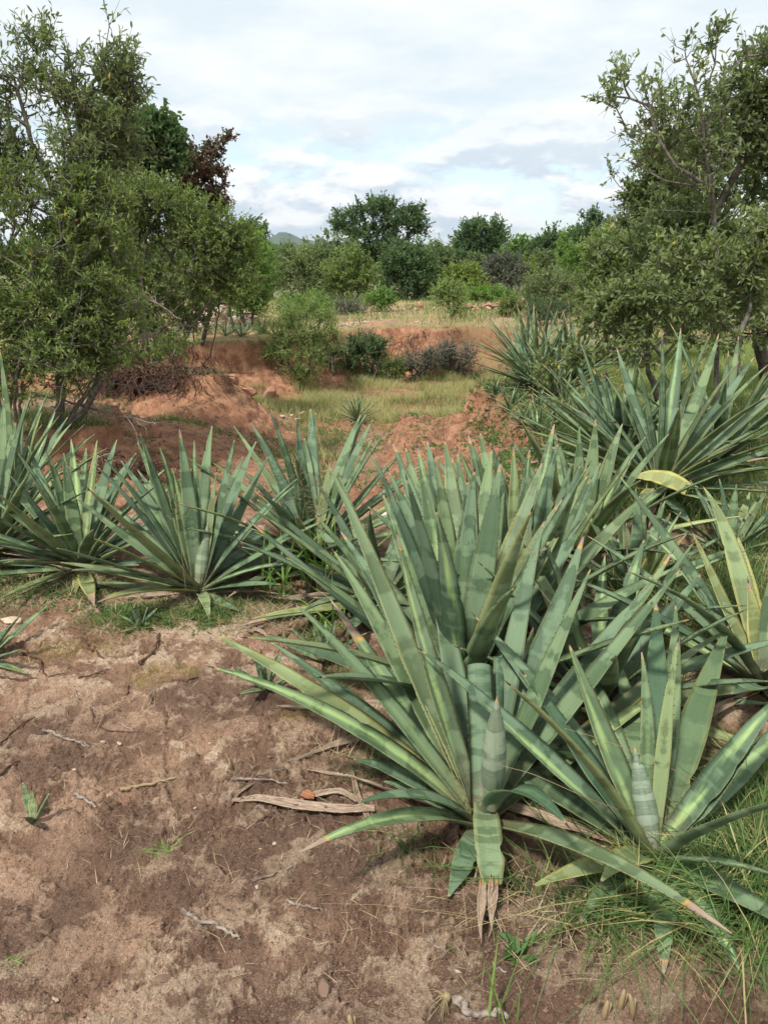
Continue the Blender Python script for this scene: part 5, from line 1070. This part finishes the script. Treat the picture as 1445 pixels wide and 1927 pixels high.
# grass flower heads and arching stems
def stem_arc(pts, r, label, mat='straw', branches=0):
    P = np.array([at(*p) for p in pts]); n = 30; s_ = np.linspace(0, len(P) - 1, n); Q_ = np.stack([np.interp(s_, np.arange(len(P)), P[:, k]) for k in range(3)], 1)
    for k in range(6): Q_[1:-1] = (Q_[:-2] + Q_[1:-1] * 2 + Q_[2:]) / 4
    bf_ = Buf(); c = Q_[0].copy(); bf_.tube(Q_ - c, np.linspace(r, r * .4, n), 5)
    for k in range(branches):
        i = random.randint(int(n * .6), n - 1); d_ = norm(rng.normal(size=3) + [0, 0, .5]) * random.uniform(.03, .11); e = Q_[i] - c
        bf_.tube([e, e + d_ * .5 + [0, 0, .006], e + d_], [r * .4, r * .3, r * .25], 4)
        for f in (.5, .7, .85, 1.): bf_.tube([e + d_ * f, e + d_ * f + norm(rng.normal(size=3)) * .005], [.0011, .0007], 4)
    o = bf_.build('wild_grass', M[mat]); o.location = tuple(c); tag(o, label, 'grass stem')
stem_arc([(600, 1130, 3.2), (590, 1040, 3.2), (575, 950, 3.15), (560, 890, 3.1)], .0014, 'feathery grass flower head in front of the fourth row agave, left one', branches=26)
stem_arc([(610, 1130, 3.1), (615, 1050, 3.1), (605, 980, 3.05), (600, 900, 3.05)], .0014, 'feathery grass flower head in front of the fourth row agave, right one', branches=26)
stem_arc([(590, 1130, 3.1), (640, 1050, 3.1), (690, 1000, 3.1)], .0012, 'thin grass head leaning right from the row', branches=14)
stem_arc([(350, 1110, 2.9), (340, 1020, 2.9), (330, 930, 2.9)], .0011, 'thin grass head before the broad row agave', branches=14)
stem_arc([(1330, 1480, 1.75), (1230, 1430, 1.7), (1130, 1390, 1.7), (1060, 1370, 1.75)], .0011, 'pale grass stem arching across the front right agave')
stem_arc([(1180, 1530, 1.55), (1100, 1500, 1.5), (1000, 1455, 1.5), (940, 1440, 1.55)], .0011, 'long pale stem crossing right of the fat bud')
stem_arc([(1040, 1140, 2.0), (1000, 1090, 2.0), (1010, 1060, 2.0), (985, 1020, 2.0)], .0011, 'thin dry flower stalk before the upright leaves', branches=8)
stem_arc([(960, 1745, 1.35), (860, 1722, 1.33), (730, 1703, 1.33), (600, 1700, 1.33)], .0009, 'very thin straw lying across the soil below the foreground plant')
stem_arc([(1190, 1110, 2.9), (1180, 1060, 2.9), (1178, 985, 2.9)], .005, 'grey dead stalk standing behind the foreground leaves', 'stick')
# exposed roots and dead branches
def rootmat(label, name, A, n, length, down, r, mat='root', spread=(.6, .3)):
    bf_ = Buf(); A = np.asarray(A, float)
    for i in range(n):
        f = random.random(); k = f * (len(A) - 1); i0 = min(int(k), len(A) - 2); p = A[i0] + (A[i0 + 1] - A[i0]) * (k - i0) + rng.normal(size=3) * [.06, .08, .03]
        d_ = norm(np.array([random.gauss(0, spread[0]), random.gauss(-.6, spread[1]), random.gauss(-down, .3)])); pts = [p]; l = length * random.uniform(.4, 1.2)
        for s_ in range(7): d_ = norm(d_ + rng.normal(size=3) * .28 + [0, 0, -.06]); pts.append(pts[-1] + d_ * l / 7)
        bf_.tube(pts, np.linspace(r, r * .3, 8) * random.uniform(.5, 1.4), 5)
    c = A.mean(0); bf_.V = [v - c for v in bf_.V]; o = bf_.build(name, M[mat]); o.location = tuple(c); tag(o, label, 'roots')
rootmat('dark roots hanging from the left bank, massed to stand in for undercut shade', 'exposed_roots', [gat(205, 9.85) + [0, 0, .04], gat(300, 9.95) + [0, 0, .04], gat(400, 10.0) + [0, 0, .04]], 900, .6, .6, .009)  # real bank roots, multiplied so the dark mat imitates shade of a missing undercut
rootmat('roots hanging from the near left bank behind the row', 'exposed_roots', [gat(180, 6.6) + [0, 0, .03], gat(250, 6.7) + [0, 0, .03], gat(310, 6.9)], 380, .4, .7, .005)
rootmat('roots under the lip of the bank below the rubble heap', 'exposed_roots', [gat(350, 14.4), gat(420, 14.5), gat(480, 14.6)], 90, .3, .7, .006)
rootmat('roots and crumbling earth under the lip of the back bank', 'exposed_roots', [gat(720, 17.2), gat(790, 17.3), gat(860, 17.4)], 110, .35, .5, .007)
def deadbranch(label, pts, r, nside, lside, up=.2, mat='stick', name='fallen_branch'):
    P = np.array([at(*p) if len(p) == 3 else ghit(*p) + [0, 0, .05] for p in pts]); bf_ = Buf(); n = 16; s_ = np.linspace(0, len(P) - 1, n); Q_ = np.stack([np.interp(s_, np.arange(len(P)), P[:, k]) for k in range(3)], 1) + rng.normal(size=(n, 3)) * .012
    bf_.tube(Q_, np.linspace(r, r * .3, n), 6)
    for k in range(nside):
        i = random.randint(2, n - 2); d_ = norm((Q_[i + 1] - Q_[i]) / np.linalg.norm(Q_[i + 1] - Q_[i]) + rng.normal(size=3) * .6 + [0, 0, up]); l = lside * random.uniform(.4, 1.1); q = [Q_[i]]
        for j in range(5):
            d_ = norm(d_ + rng.normal(size=3) * .22); q.append(q[-1] + d_ * l / 5)
            if random.random() < .6: e = norm(d_ + rng.normal(size=3) * .7) * l * .35; bf_.tube([q[-1], q[-1] + e * .5 + rng.normal(size=3) * .01, q[-1] + e], [r * .22, r * .16, r * .1], 4)
        bf_.tube(q, np.linspace(r * .45, r * .15, 6), 5)
    c = P[0]; bf_.V = [v - c for v in bf_.V]; o = bf_.build(name, M[mat]); o.location = tuple(c); tag(o, label, 'branch')
deadbranch('long bare branch sprawling over the near left bank', [(60, 742, 6.9), (120, 752, 6.9), (200, 775, 6.8), (300, 800, 6.7)], .014, 14, .45)
deadbranch('dry twiggy branch lying below the left thicket', [(120, 700, 7.4), (210, 720, 7.4), (310, 735, 7.5)], .010, 16, .5)
deadbranch('grey forked branch rising from the left bank stems', [(170, 690, 8.2), (250, 640, 8.2), (330, 610, 8.3)], .014, 10, .6)
deadbranch('pale fallen branch among the gully scrub', [(640, 612, 17.5), (680, 618, 17.4), (692, 632, 17.2)], .018, 8, .5)
deadbranch('pile of dead grey branches at the foot of the back bank', [(740, 672, 16.2), (790, 668, 16.2), (860, 655, 16.3)], .02, 22, .6)
deadbranch('bare thorny branch hanging before the spreading bush', [(340, 600, 10.2), (280, 560, 10.2), (200, 560, 10.2)], .012, 12, .6)

# ================================================================== HAZE
def haze():
    x, y0, y1, z0, z1 = 1900, -60, 3300, -12., 90.
    V = np.array([(a, b_, c) for a in (-x, x) for b_ in (y0, y1) for c in (z0, z1)], float)
    Q = [(0, 1, 3, 2), (4, 6, 7, 5), (0, 4, 5, 1), (2, 3, 7, 6), (0, 2, 6, 4), (1, 5, 7, 3)]
    m = bpy.data.materials.new('haze'); m.use_nodes = True; t = NT(m.node_tree); t.n.clear(); o_ = t.new('ShaderNodeOutputMaterial'); pv_ = t.new('ShaderNodeVolumePrincipled')
    pv_.inputs['Color'].default_value = (.80, .90, 1, 1); pv_.inputs['Density'].default_value = .00012; pv_.inputs['Anisotropy'].default_value = .2; t.l.new(pv_.outputs[0], o_.inputs['Volume'])
    o = mk('haze', V, Q, None, m, None, False); tag(o, 'thin bluish air between the camera and the distant hill', 'haze', kind='stuff')
haze()
